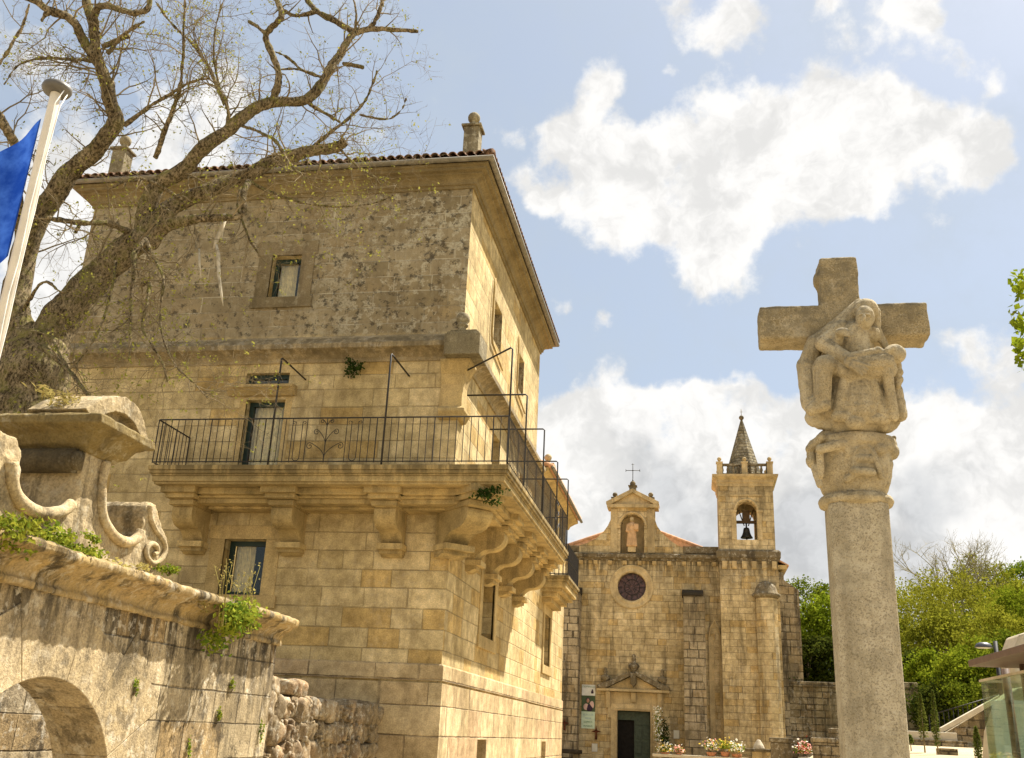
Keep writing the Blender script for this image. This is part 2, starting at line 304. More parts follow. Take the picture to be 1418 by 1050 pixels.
MT['lampgrey'] = plain('lamp shell', (.05, .05, .06), .4, .5)
MT['pot'] = plain('terracotta pot', (.45, .20, .10), .85, .2)
for nm, c in (('petal_w', (.85, .82, .70)), ('petal_p', (.75, .35, .30)), ('petal_y', (.75, .55, .10)), ('petal_r', (.55, .08, .05))):
    MT[nm] = leafmat(nm, c, tuple(min(1, k*1.1) for k in c), .2)
def groundmat():
    m, nt, out = newmat('sandy ground'); P, N = objP(nt)
    c = mix(nt, mr(nt, nz(nt, P, .5, 6, .6), .35, .65), (.42, .335, .205), (.50, .40, .255))
    c = mix(nt, 1.0, c, mix(nt, mr(nt, nz(nt, P, 30, 5, .7), .3, .7), (.8, .8, .8), (1.12, 1.12, 1.12)), 'MULTIPLY')
    g = mix(nt, mr(nt, nz(nt, P, .9, 6, .65), .35, .65), (.06, .085, .018), (.15, .17, .03))
    s = node(nt, 'ShaderNodeSeparateXYZ', {0: P})
    far = mth(nt, 'MAXIMUM', mr(nt, s.outputs[1], 45.5, 46.5), mr(nt, s.outputs[0], 30, 34))
    far = mth(nt, 'MULTIPLY', far, mr(nt, s.outputs[0], 5.0, 6.5))
    far = mth(nt, 'MAXIMUM', far, mr(nt, s.outputs[1], 80, 90))
    c = mix(nt, far, c, g)
    near = mth(nt, 'SUBTRACT', 1.0, mr(nt, s.outputs[1], 24, 32))
    c = mix(nt, mth(nt, 'MULTIPLY', near, .75), c, (.38, .315, .21))
    finish(nt, out, c, .95, mth(nt, 'MULTIPLY', nz(nt, P, 25, 6, .7), .03), .6, .1); return m
MT['ground'] = groundmat()
# ------------------------------------------------------------------ mesh helpers
class MB:
    def __init__(s): s.v = []; s.f = []; s.sm = []
    def add(s, vs, fs, smooth=False):
        b = len(s.v); s.v += [tuple(p) for p in vs]; s.f += [tuple(b+i for i in f) for f in fs]; s.sm += [smooth]*len(fs); return s
    def box(s, x0, x1, y0, y1, z0, z1):
        vs = [(x, y, z) for z in (z0, z1) for y in (y0, y1) for x in (x0, x1)]
        return s.add(vs, [(0, 2, 3, 1), (4, 5, 7, 6), (0, 1, 5, 4), (2, 6, 7, 3), (0, 4, 6, 2), (1, 3, 7, 5)])
    def prism(s, poly, axis, a0, a1):
        n = len(poly)
        def P(p, a): return {'x': (a, p[0], p[1]), 'y': (p[0], a, p[1]), 'z': (p[0], p[1], a)}[axis]
        vs = [P(p, a0) for p in poly]+[P(p, a1) for p in poly]
        return s.add(vs, [tuple(range(n)), tuple(range(2*n-1, n-1, -1))]+[(i, n+i, n+(i+1) % n, (i+1) % n) for i in range(n)])
    def lathe(s, prof, cx, cy, n=16, smooth=True, rot=0.0):
        vs = []; fs = []
        for r, z in prof:
            vs += [(cx+r*math.cos(rot+2*math.pi*k/n), cy+r*math.sin(rot+2*math.pi*k/n), z) for k in range(n)]
        for i in range(len(prof)-1):
            fs += [(i*n+k, i*n+(k+1) % n, (i+1)*n+(k+1) % n, (i+1)*n+k) for k in range(n)]
        s.add(vs, fs, smooth); b = len(s.v)-len(vs)
        s.f += [tuple(b+k for k in range(n-1, -1, -1)), tuple(b+(len(prof)-1)*n+k for k in range(n))]; s.sm += [False, False]; return s
    def tube(s, pts, rad, n=6, smooth=True, cap=True):
        pts = [Vector(p) for p in pts]; rad = rad if isinstance(rad, (list, tuple)) else [rad]*len(pts)
        vs = []; fs = []; prev = None
        for i, p in enumerate(pts):
            t = (pts[min(i+1, len(pts)-1)]-pts[max(i-1, 0)])
            t = t.normalized() if t.length > 1e-9 else Vector((0, 0, 1))
            if prev is None:
                a = Vector((0, 0, 1)) if abs(t.z) < .9 else Vector((1, 0, 0)); u = t.cross(a).normalized()
            else:
                u = prev-t*prev.dot(t); u = u.normalized() if u.length > 1e-6 else t.orthogonal().normalized()
            w = t.cross(u); prev = u
            vs += [p+rad[i]*(math.cos(2*math.pi*k/n)*u+math.sin(2*math.pi*k/n)*w) for k in range(n)]
        for i in range(len(pts)-1):
            fs += [(i*n+k, i*n+(k+1) % n, (i+1)*n+(k+1) % n, (i+1)*n+k) for k in range(n)]
        if cap: fs += [tuple(range(n-1, -1, -1)), tuple((len(pts)-1)*n+k for k in range(n))]
        return s.add(vs, fs, smooth)
    def sphere(s, c, r, nu=12, nv=8):
        rr = r if isinstance(r, (tuple, list)) else (r, r, r); vs = [(c[0], c[1], c[2]-rr[2])]; fs = []
        for j in range(1, nv):
            a = -math.pi/2+math.pi*j/nv
            vs += [(c[0]+rr[0]*math.cos(a)*math.cos(2*math.pi*k/nu), c[1]+rr[1]*math.cos(a)*math.sin(2*math.pi*k/nu), c[2]+rr[2]*math.sin(a)) for k in range(nu)]
        vs.append((c[0], c[1], c[2]+rr[2])); T = len(vs)-1
        for k in range(nu):
            fs.append((0, 1+(k+1) % nu, 1+k)); fs.append((T, 1+(nv-2)*nu+k, 1+(nv-2)*nu+(k+1) % nu))
            for j in range(nv-2): fs.append((1+j*nu+k, 1+j*nu+(k+1) % nu, 1+(j+1)*nu+(k+1) % nu, 1+(j+1)*nu+k))
        return s.add(vs, fs, True)
    def caps(s, a, b, ra, rb):      # rounded limb
        a = Vector(a); b = Vector(b); s.tube([a, b], [ra, rb], 10); s.sphere(a, ra, 10, 8); s.sphere(b, rb, 10, 8); return s
    def sweep(s, path, prof, smooth=False):   # closed (offset, z) profile along a plan path, mitred; offset to the right of travel
        n = len(prof); P = [Vector((p[0], p[1])) for p in path]; vs = []
        for i, p in enumerate(P):
            d0 = (P[i]-P[i-1]).normalized() if i > 0 else None; d1 = (P[i+1]-P[i]).normalized() if i < len(P)-1 else None
            if d0 is None: d0 = d1
            if d1 is None: d1 = d0
            n0 = Vector((d0.y, -d0.x)); n1 = Vector((d1.y, -d1.x)); m = (n0+n1); m = m/(m.dot(n0))
            vs += [(p.x+m.x*o, p.y+m.y*o, z) for o, z in prof]
        fs = []
        for i in range(len(P)-1): fs += [(i*n+k, i*n+(k+1) % n, (i+1)*n+(k+1) % n, (i+1)*n+k) for k in range(n)]
        fs += [tuple(range(n-1, -1, -1)), tuple((len(P)-1)*n+k for k in range(n))]
        return s.add(vs, fs, smooth)
    def wall(s, axis, a, out, u0, u1, v0, v1, holes, depth):   # wall face in plane axis=a with rectangular openings and their reveals
        us = sorted({u0, u1, *[h[0] for h in holes], *[h[1] for h in holes]}); vs_ = sorted({v0, v1, *[h[2] for h in holes], *[h[3] for h in holes]})
        def P(u, v, d=0): return (a+d, u, v) if axis == 'x' else (u, a+d, v)
        for i in range(len(us)-1):
            for j in range(len(vs_)-1):
                um = (us[i]+us[i+1])/2; vm = (vs_[j]+vs_[j+1])/2
                if any(h[0] < um < h[1] and h[2] < vm < h[3] for h in holes): continue
                s.add([P(us[i], vs_[j]), P(us[i+1], vs_[j]), P(us[i+1], vs_[j+1]), P(us[i], vs_[j+1])], [(0, 1, 2, 3)])
        for h in holes:
            c = [(h[0], h[2]), (h[1], h[2]), (h[1], h[3]), (h[0], h[3])]
            for k in range(4):
                p, q = c[k], c[(k+1) % 4]
                s.add([P(*p), P(*q), P(*q, -out*depth), P(*p, -out*depth)], [(0, 1, 2, 3)])
        return s
    def leaves(s, pts, size, rng, up=.3, fold=True, aspect=.6):
        for p in pts:
            p = Vector(p); d = Vector((rng.gauss(0, 1), rng.gauss(0, 1), rng.gauss(0, 1)+up)).normalized()
            e = d.orthogonal().normalized(); e = (Matrix.Rotation(rng.random()*6.28, 3, d) @ e); L = size*rng.uniform(.6, 1.3); w = d.cross(e)*L*aspect*.5
            s.add([p-e*L*.5, p+w+d*L*.08, p+e*L*.5, p-w+d*L*.08], [(0, 1, 2, 3)])
        return s
    def build(s, name, m, parent=None, bevel=0.0, smooth=None):
        me = bpy.data.meshes.new(name); me.from_pydata(s.v, [], s.f)
        me.polygons.foreach_set('use_smooth', s.sm if smooth is None else [smooth]*len(s.f))
        me.materials.append(MT[m] if isinstance(m, str) else m)
        if len(s.f) < 60000:
            bm = bmesh.new(); bm.from_mesh(me)
            if all(len(f) > 2 for f in s.f) and not name.startswith(('leaves', 'foliage')): bmesh.ops.recalc_face_normals(bm, faces=bm.faces)
            bm.to_mesh(me); bm.free()
        o = bpy.data.objects.new(name, me); COL.objects.link(o)
        if parent is not None:
            o.parent = parent; o.matrix_parent_inverse = parent.matrix_basis.inverted() if parent.type == 'EMPTY' else Matrix()
        if bevel:
            b = o.modifiers.new('bevel', 'BEVEL'); b.width = bevel; b.segments = 2; b.limit_method = 'ANGLE'; b.angle_limit = R(35)
        return o
def thing(name, loc, label, cat, group=None):
    o = bpy.data.objects.new(name, None); COL.objects.link(o); o.location = loc; o.matrix_basis = Matrix.Translation(Vector(loc)); o.empty_display_size = .3
    return tag(o, label, cat, group)
def tag(o, label, cat, group=None):
    o['label'] = label; o['category'] = cat
    if group: o['group'] = group
    return o
def kind(o, k): o['kind'] = k; return o
def dup(root, loc, label, rotz=0.0, scale=1.0):
    r = root.copy(); COL.objects.link(r); r.location = loc; r.rotation_euler = (0, 0, rotz); r.scale = (scale,)*3; r['label'] = label
    for ch in list(root.children):
        c = ch.copy(); COL.objects.link(c); c.parent = r
        for g in list(ch.children):
            d = g.copy(); COL.objects.link(d); d.parent = c
    return r
def carve(o, vox, sm=4, disp=0.0, dscale=.1):      # weld overlapping solids into one carved surface
    r = o.modifiers.new('remesh', 'REMESH'); r.mode = 'VOXEL'; r.voxel_size = vox; r.use_smooth_shade = True
    if sm: q = o.modifiers.new('smooth', 'SMOOTH'); q.iterations = sm; q.factor = .5
    if disp:
        t = bpy.data.textures.new('weathering', 'CLOUDS'); t.noise_scale = dscale; t.noise_depth = 3
        d = o.modifiers.new('weather', 'DISPLACE'); d.texture = t; d.strength = disp; d.mid_level = .5; d.texture_coords = 'LOCAL'
    return o
def ball_finial(mb, x, y, z, r, h):     # pedestal with a stone ball, total height h
    w = r*1.15
    mb.box(x-w, x+w, y-w, y+w, z, z+h*.42); mb.box(x-w*1.3, x+w*1.3, y-w*1.3, y+w*1.3, z+h*.42, z+h*.50)
    mb.lathe([(w*.9, z+h*.5), (w*.35, z+h*.58), (w*.35, z+h*.66)], x, y, 10); mb.sphere((x, y, z+h-r), r, 12, 8); return mb
def catmull(pts, rad, k=4):
    P = [Vector(p) for p in pts]; out = []; ro = []
    for i in range(len(P)-1):
        p0 = P[max(i-1, 0)]; p1 = P[i]; p2 = P[i+1]; p3 = P[min(i+2, len(P)-1)]
        for j in range(k):
            t = j/k
            out.append(.5*((2*p1)+(-p0+p2)*t+(2*p0-5*p1+4*p2-p3)*t*t+(-p0+3*p1-3*p2+p3)*t**3)); ro.append(rad[i]*(1-t)+rad[i+1]*t)
    out.append(P[-1]); ro.append(rad[-1]); return out, ro

# ------------------------------------------------------------------ ground
def sstep(x, a, b): t = max(0, min(1, (x-a)/(b-a))); return t*t*(3-2*t)
def gz(x, y):
    right = sstep(x, 3.2, 6.5)
    z = right*(1.55*sstep(y, 18, 36)+.40*sstep(y, 36, 46))
    z += right*9.5*sstep(y, 47, 130)*sstep(x, 5, 40) + right*1.0*sstep(y, 47, 60)
    z += .25*sstep(y, 40, 49)*(1-right)
    z += 6*sstep(y, 90, 260)
    z += right*6.0*sstep(x, 17, 60)*sstep(y, 15, 50)
    return z
def ground():
    def axis(lim, step0):
        a = [0]; s = step0
        while a[-1] < lim: a.append(a[-1]+s); s *= 1.10
        return a
    xs = sorted({-x for x in axis(900, 1.0)} | set(axis(900, 1.0))); ys = sorted({-y for y in axis(300, 2.0)} | {i*1.5 for i in range(60)} | {90+y for y in axis(900, 3)})
    mb = MB(); nx = len(xs)
    mb.v = [(x, y, gz(x, y)) for y in ys for x in xs]
    mb.f = [(j*nx+i, j*nx+i+1, (j+1)*nx+i+1, (j+1)*nx+i) for j in range(len(ys)-1) for i in range(nx-1)]; mb.sm = [True]*len(mb.f)
    kind(mb.build('ground', 'ground'), 'structure')
ground()

MT['trim_old'] = stone('weathered trim', (.25, .20, .12), (.19, .15, .085), (.16, .12, .07), coursed=False, streak=.4, streakcol=(.07, .055, .03), lichen=.3, lichcol=(.42, .38, .26), grain=.4, bump=.6)
MT['eaves'] = stone('eaves stone', (.31, .245, .135), (.24, .185, .095), (.20, .15, .07), coursed=False, streak=.5, streakcol=(.11, .08, .04), grain=.34, bump=.5)
MT['greystone'] = stone('grey lichened stone', (.31, .27, .18), (.22, .185, .115), (.17, .14, .08), coursed=False, streak=.5, streakcol=(.07, .055, .035), lichen=.6, lichcol=(.46, .42, .30), grain=.5, bump=1.0)
# ------------------------------------------------------------------ palace
XW, YW = -5.01, 19.95            # planes of the side wall and of the front wall
XL = -14.9                        # far left end of the front wall
YT = 30.75                        # back end of the tall upper storey
def window(parent, axis, a, out, u0, u1, v0, v1, depth, kindof='casement', curtain='curtain', frac=.7):
    """frame, curtain and pane set back in an opening; children of a frame part"""
    def B(mb, ua, ub, va, vb, d0, d1):
        lo, hi = sorted((a-out*d0, a-out*d1))
        return mb.box(lo, hi, ua, ub, va, vb) if axis == 'x' else mb.box(ua, ub, lo, hi, va, vb)
    m = MB(); t = .10; d0, d1 = depth-.10, depth-.02
    B(m, u0, u0+t, v0, v1, d0, d1); B(m, u1-t, u1, v0, v1, d0, d1); B(m, u0+t, u1-t, v1-t, v1, d0, d1); B(m, u0+t, u1-t, v0, v0+t, d0, d1)
    fr = m.build('window_frame', 'greenframe', parent)
    m = MB(); B(m, u0+t, u1-t, v0+t, v1-t, depth-.055, depth-.05); m.build('pane', 'pane', fr)
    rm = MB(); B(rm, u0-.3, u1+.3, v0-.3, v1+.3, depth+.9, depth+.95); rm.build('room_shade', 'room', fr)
    if curtain:
        m = MB(); n = 40; uu = u0+t*.5; W = (u1-u0-t)*frac; vs = []
        for k in range(n+1):
            u = uu+W*k/n; d = depth+.12+.035*math.sin(k*1.35)+.015*math.sin(k*2.9)
            for z in (v0, v1): vs.append((a-out*d, u, z) if axis == 'x' else (u, a-out*d, z))
        m.add(vs, [(2*k, 2*k+2, 2*k+3, 2*k+1) for k in range(n)], True); m.build('curtain', curtain, fr)
    return fr
def palace():
    P = thing('stone_palace', (-8, 20.5, 0), 'tall ochre stone palace with iron railed balcony wrapping its corner', 'palace')
    HF = [(-10.03, -9.07, 4.10, 5.29), (-9.99, -9.05, 6.40, 8.48), (-10.08, -9.03, 8.83, 9.13), (-9.85, -9.10, 11.03, 12.14)]
    HR = [(23.5, 25.0, 3.73, 5.45), (23.78, 24.75, 6.40, 8.85), (27.9, 28.8, 6.40, 8.85), (23.14, 24.16, 11.15, 12.28), (26.92, 27.82, 11.15, 12.27)]
    m = MB()
    m.wall('y', YW, -1, XL, XW, 2.40, 14.15, HF, .38); m.wall('x', XW, 1, YW, YT, 2.40, 14.15, HR, .95)
    m.add([(XL, YW, 0), (XL, YT, 0), (XL, YT, 14.15), (XL, YW, 14.15)], [(0, 1, 2, 3)]); m.add([(XL, YT, 9), (XW, YT, 9), (XW, YT, 14.15), (XL, YT, 14.15)], [(0, 1, 2, 3)])
    m.build('wall', 'ashlar', P)
    m = MB(); HP = [(23.6, 24.65, .55, 1.42)]
    m.wall('y', YW-.05, -1, XL-.05, XW+.05, 0, 2.46, [], .3); m.wall('x', XW+.05, 1, YW-.05, YT, 0, 2.46, HP, .4)
    m.add([(XL-.05, YW-.05, 2.46), (XW+.05, YW-.05, 2.46), (XW+.05, YT, 2.46), (XW-.2, YT, 2.46), (XW-.2, YW+.2, 2.46), (XL-.05, YW+.2, 2.46)], [(0, 1, 2, 3, 4, 5)])
    m.build('plinth', 'plinth', P)
    MB().box(XW-.7, XW-.4, 23.4, 24.9, .4, 1.6).build('cellar_opening', 'room', P)
    m = MB(); m.sweep([(XL, YW), (XW, YW), (XW, YT)], [(-.05, 2.50), (.055, 2.50), (.055, 2.80), (.02, 2.83), (-.05, 2.83)]); m.build('string_course', 'plinth', P, bevel=.012)
    # cornice between the storeys, and the eaves cornice
    m = MB(); m.sweep([(XL, YW), (XW, YW), (XW, YT)], [(-.05, 9.34), (.04, 9.34), (.06, 9.42), (.16, 9.50), (.27, 9.56), (.34, 9.585), (.34, 9.70), (.30, 9.74), (.05, 9.98), (-.05, 9.98)]); m.build('middle_cornice', 'corn', P, bevel=.012)
    m = MB(); m.sweep([(XL, YT), (XL, YW), (XW, YW), (XW, YT), (XL, YT)], [(-.06, 13.70), (.05, 13.70), (.05, 13.78), (.10, 13.78), (.10, 13.83), (.13, 13.90), (.20, 13.95), (.26, 13.965), (.26, 14.01), (.37, 14.02), (.37, 14.09), (.43, 14.11), (.43, 14.17), (-.06, 14.17)]); m.build('eaves_cornice', 'eaves', P, bevel=.01)
    m = MB(); g = [(.43+.075+.075*math.cos(a), 14.235+.085*math.sin(a)) for a in [R(180+k*18) for k in range(11)]]
    g += [(.43+.075+.062*math.cos(a), 14.235+.07*math.sin(a)) for a in [R(360-k*18) for k in range(11)]]
    m.sweep([(XL, YT), (XL, YW), (XW, YW), (XW, YT), (XL, YT)], g, True); m.build('gutter', 'gutter', P)
    # hipped tile roof, rows of half round tiles
    x0, x1, y0, y1 = XL-.53, XW+.53, YW-.53, YT+.53; zr = 14.26; sl = .42; half = (y1-y0)/2; hx = (x1-x0)/2
    rf = MB(); h2 = min(half, hx); top = zr+h2*sl
    if hx <= half: a, b = (x0+hx, y0+hx, top), (x0+hx, y1-hx, top)
    else: a, b = (x0+half, y0+half, top), (x1-half, y0+half, top)
    c = [(x0, y0, zr), (x1, y0, zr), (x1, y1, zr), (x0, y1, zr)]
    if hx <= half: rf.add(c+[a, b], [(0, 1, 4), (1, 2, 5, 4), (2, 3, 5), (3, 0, 4, 5)])
    else: rf.add(c+[a, b], [(0, 1, 5, 4), (1, 2, 5), (2, 3, 4, 5), (3, 0, 4)])
    def row(px_, py_, dx, dy, L):
        n = 7; w = .098; vs = []; fs = []; ST = max(1, int(L/.42)); px2 = (-dy, dx)
        for i in range(ST+1):
            t = L*i/ST; q = (px_+dx*t, py_+dy*t, zr+.03+t*sl)
            for rr in (1.0, .80):
                for k in range(n+1):
                    an = math.pi*k/n; cw = w*rr*math.cos(an); ch = w*.9*math.sin(an)*rr
                    vs.append((q[0]+px2[0]*cw, q[1]+px2[1]*cw, q[2]+ch))
        W = n+1
        for i in range(ST):
            b0, b1 = i*2*W, (i+1)*2*W
            for k in range(n): fs.append((b0+k, b0+k+1, b1+k+1, b1+k)); fs.append((b0+W+k, b0+W+k+1, b1+W+k+1, b1+W+k))
        fs += [(k, k+1, W+k+1, W+k) for k in range(n)]
        rf.add(vs, fs, False)
    x = x0+.12
    while x < x1-.05: row(x, y0-.06, 0, 1, max(.3, min(x-x0, x1-x, h2)-.05)); x += .215
    y = y0+.12
    while y < y1-.05: row(x1+.06, y, -1, 0, max(.3, min(y-y0, y1-y, h2)-.05)); row(x0-.06, y, 1, 0, max(.3, min(y-y0, y1-y, h2)-.05)); y += .215
    hip = [(x1+.0, y0-.0, zr+.06), (x1-h2, y0+h2, top+.08)]; rf.tube(hip, .11, 8); rf.tube([(x0, y0, zr+.06), (x0+h2, y0+h2, top+.08)], .11, 8)
    rf.build('tile_roof', 'tile', P)
    # corner pinnacles standing on the hips
    for (px_, py_, yy) in ((657, 160, 20.35),):
        q = at(px_, py_-2, Y=yy); m = MB(); b = at(663, 206, Y=yy); zb = b.z-.25; a0 = q.z-.13
        m.box(q.x-.19, q.x+.19, yy-.19, yy+.19, zb, a0-.35); m.box(q.x-.25, q.x+.25, yy-.25, yy+.25, a0-.35, a0-.29); m.lathe([(.17, a0-.29), (.13, a0-.25), (.075, a0-.21), (.075, a0-.10)], q.x, yy, 12)
        m.sphere((q.x, yy, a0), .155, 14, 10); m.build('roof_pinnacle', 'greystone', P, bevel=.015)
        m = MB(); xx = 2*(-9.955)-q.x
        m.box(xx-.19, xx+.19, yy-.19, yy+.19, zb, a0-.35); m.box(xx-.25, xx+.25, yy-.25, yy+.25, a0-.35, a0-.29); m.lathe([(.17, a0-.29), (.13, a0-.25), (.075, a0-.21), (.075, a0-.10)], xx, yy, 12); m.sphere((xx, yy, a0), .155, 14, 10); m.build('roof_pinnacle', 'greystone', P, bevel=.015)
    # corner bracket under the middle cornice, block and small finial on it
    cx, cy = XW+.10, YW-.10
    m = MB()
    for (z0, z1, w) in ((9.30, 9.80, .40), (9.80, 9.86, .36), (9.86, 9.92, .30)): m.box(cx-w, cx+w, cy-w, cy+w, z0, z1)
    m.lathe([(.15, 9.92), (.10, 10.0), (.075, 10.10), (.13, 10.14), (.13, 10.18), (.10, 10.20), (.15, 10.27), (.155, 10.34), (.12, 10.43), (.04, 10.47)], cx-.12, cy+.06, 14); m.build('corner_finial', 'greystone', P, bevel=.025)
    m = MB(); prof = [(0, 7.95), (.10, 7.97), (.20, 8.12), (.20, 8.18), (.10, 8.24), (.08, 8.75), (.14, 8.98), (.26, 9.16), (.31, 9.24), (.31, 9.30), (0, 9.30)]
    m.sweep([(XW-.42, YW), (XW, YW), (XW, YW+.42)], [(-.05, prof[0][1])]+[(max(o*.8, .0)+.005, z) for o, z in prof]+[(-.05, 9.30)]); m.build('corner_bracket', 'trim', P, bevel=.01)
    # window surrounds, sills and hoods on the front
    def surround(u0, u1, v0, v1, w, proud, sill=True, lint=None, mt='trim'):
        m = MB(); lint = lint or w
        m.box(u0-w, u0, YW-proud, YW+.05, v0, v1); m.box(u1, u1+w, YW-proud, YW+.05, v0, v1); m.box(u0-w-.06, u1+w+.06, YW-proud, YW+.05, v1, v1+lint)
        if sill: m.box(u0-w-.06, u1+w+.06, YW-proud-.03, YW+.05, v0-.27, v0)
        m.build('window_surround', mt, P, bevel=.008)
    surround(-10.03, -9.07, 4.10, 5.29, .32, .02, True, .30); surround(-9.85, -9.10, 11.03, 12.14, .33, .025, True, .36, 'trim_old')
    m = MB(); m.prism([(YW+.05, 8.55), (YW-.10, 8.55), (YW-.22, 8.66), (YW-.30, 8.70), (YW-.30, 8.76), (YW+.05, 8.80)], 'x', -10.42, -8.80); m.build('door_hood', 'trim', P, bevel=.01)
    m = MB(); m.box(-10.15, -9.99, YW-.012, YW+.05, 6.55, 8.54); m.box(-9.05, -8.89, YW-.012, YW+.05, 6.55, 8.54); m.build('door_surround', 'trim', P, bevel=.006)
    window(P, 'y', YW, -1, *HF[0], .38, curtain='curtain_w', frac=.55); window(P, 'y', YW, -1, *HF[1], .30, curtain='curtain_w', frac=1.0)
    window(P, 'y', YW, -1, *HF[2], .25, curtain=None); window(P, 'y', YW, -1, *HF[3], .32, curtain='curtain_w', frac=.68)
    for h in HR: window(P, 'x', XW, 1, *h, .95, curtain=None)
    # right hand windows: stone surrounds and iron pipes beside them
    for (u0, u1, v0, v1) in (HR[0],):
        m = MB(); m.box(XW-.05, XW+.03, u0-.3, u0, v0, v1); m.box(XW-.05, XW+.03, u1, u1+.3, v0, v1); m.box(XW-.05, XW+.03, u0-.36, u1+.36, v1, v1+.34); m.box(XW-.05, XW+.05, u0-.36, u1+.36, v0-.28, v0); m.build('window_surround', 'trim', P, bevel=.008)
    for (y, za, zb, zc) in ((22.72, 10.72, 12.7, 24.3), (26.5, 10.7, 12.65, 28.0)):
        m = MB(); m.tube([(XW+.05, y+.05, zb), (XW+.05, y, zb-.25), (XW+.05, y-.02, za+.45), (XW+.05, y+.1, za+.2), (XW+.05, zc, za)], .028, 6); m.build('wall_pipe', 'trim', P)
    # ---- balcony
    B0 = 18.50; XO = -3.56; YE = 28.3; XA = -11.28
    PATH = [(XA+.02, YW), (XA+.02, B0), (XO, B0), (XO, YE), (XW-.02, YE)]
    m = MB()
    def ring(o, z0, z1, smooth=False):     # L shaped slab inset by o
        pl = [(XA+o, YW+.04), (XA+o, B0+o), (XO-o, B0+o), (XO-o, YE-o), (XW-.04, YE-o), (XW-.04, YW+.04)]
        m.prism(pl, 'z', z0, z1)
    for o, z0, z1 in ((0, 6.47, 6.57), (.025, 6.40, 6.47), (.06, 6.36, 6.40), (.085, 6.24, 6.36), (.12, 6.19, 6.24), (.45, 6.06, 6.19), (.58, 6.01, 6.06), (.66, 5.91, 6.01), (.98, 5.86, 5.91)): ring(o, z0, z1)
    m.build('balcony_slab', 'slab', P, bevel=.012)
    # scrolled consoles
    def prof_console():
        p = [(-.03, 6.20), (1.14, 6.20), (1.14, 6.12), (1.06, 6.08), (1.0, 5.98), (.90, 5.95), (.90, 5.84), (.82, 5.82)]
        p += [(.86-.34*(1-math.cos(a)), 5.72-.30*math.sin(a)) for a in [R(k*15) for k in range(-1, 7)]]
        p += [(.50-.30*(k/6)**.8, 5.42-.22*(k/6)**1.6) for k in range(1, 7)]
        p += [(.20, 5.19), (.30, 5.17), (.30, 5.08), (.24, 5.05), (.20, 4.98), (.10, 4.93), (-.03, 4.93)]; return p
    pc = prof_console()
    def console(cx_, cy_, nx_, ny_, w, sc_=1.0):
        m = MB(); vs = []; n = len(pc); tx, ty = -ny_, nx_
        for sgn in (-1, 1):
            for o, z in pc: vs.append((cx_+nx_*o*sc_+tx*w*sgn/2, cy_+ny_*o*sc_+ty*w*sgn/2, z))
        m.add(vs, [tuple(range(n)), tuple(range(2*n-1, n-1, -1))]+[(i, n+i, n+(i+1) % n, (i+1) % n) for i in range(n)])
        for (dw, o1, z0, z1) in ((.05, .36, 5.06, 5.18), (.02, .26, 4.98, 5.06), (.045, .95, 5.84, 5.945), (.16, 1.18, 6.06, 6.192), (.10, 1.06, 5.97, 6.06)):
            pts = [(-.03, z0), (o1*sc_, z0), (o1*sc_, z1), (-.03, z1)]; vs = []
            for sgn in (-1, 1):
                for o, z in pts: vs.append((cx_+nx_*o+tx*(w/2+dw)*sgn, cy_+ny_*o+ty*(w/2+dw)*sgn, z))
            m.add(vs, [(0, 1, 2, 3), (7, 6, 5, 4)]+[(i, 4+i, 4+(i+1) % 4, (i+1) % 4) for i in range(4)])
        m.build('console', 'slab', P, bevel=.015)
    for x in (-10.68, -8.44, -6.20): console(x, YW, 0, -1, .46)
    for y in (21.75, 23.75, 25.75, 27.75): console(XW, y, 1, 0, .46)
    q = math.sqrt(.5); console(XW-.03, YW+.03, q, -q, .60, 1.36)
    # railing
    def railing(pa, pb, pieces, name='balcony_railing'):
        m = MB(); pa = Vector(pa); pb = Vector(pb); L = (pb-pa).length; d = (pb-pa)/L
        m.tube([pa+Vector((0, 0, 1.0)), pb+Vector((0, 0, 1.0))], .017, 5, False); m.tube([pa+Vector((0, 0, .07)), pb+Vector((0, 0, .07))], .013, 5, False)
        n = int(L/.152)
        for k in range(n+1):
            p = pa+d*(L*k/n)
            if any(a < (L*k/n) < b for a, b in pieces): continue
            m.tube([p+Vector((0, 0, .05)), p+Vector((0, 0, 1.0))], .0085 if k % 8 else .013, 5, False)
        o = m.build(name, 'iron', P)
        def spiral(c, r, a0, turns, sg): return [c+d*(sg*r*(1-t*.8)*math.cos(a0+turns*6.283*t))+Vector((0, 0, r*(1-t*.8)*math.sin(a0+turns*6.283*t))) for t in [i/14 for i in range(15)]]
        for a, b in pieces:
            m = MB(); c = (a+b)/2; w = (b-a)/2; U = Vector((0, 0, 1))
            for s in (-1, 1):
                base = pa+d*c
                for (x1, z0, z1, rr) in ((.33, .15, .40, .075), (.21, .42, .70, .065), (.10, .80, .93, .045)):
                    cen = base+d*(s*x1)+U*z1
                    arc = [base+U*(z0-.08)]+[base+d*(s*(x1*.5*(1-math.cos(t))))+U*(z0+(z1+rr-z0)*math.sin(t*.5)) for t in [R(k*18) for k in range(1, 9)]]
                    m.tube(arc+spiral(cen, rr, R(80), -1.15, s), .008, 4, False)
                hp = base+d*(s*(w-.14)); g = .075
                m.tube([hp-d*g+U*.93, hp-d*g+U*.16]+[hp+d*(-g*math.cos(t))+U*(.16-g*math.sin(t)) for t in [R(k*30) for k in range(1, 6)]]+[hp+d*g+U*.16, hp+d*g+U*.93], .0085, 4, False)
                for e in (-1, 1): m.tube(spiral(hp+d*(e*(g+.045))+U*.90, .04, R(170 if e*s > 0 else 170), -.9, e), .007, 4, False)
                for xx in (.46,): m.tube([base+d*(s*xx*.94)+U*.05, base+d*(s*xx*.94)+U*1.0], .0085, 5, False)
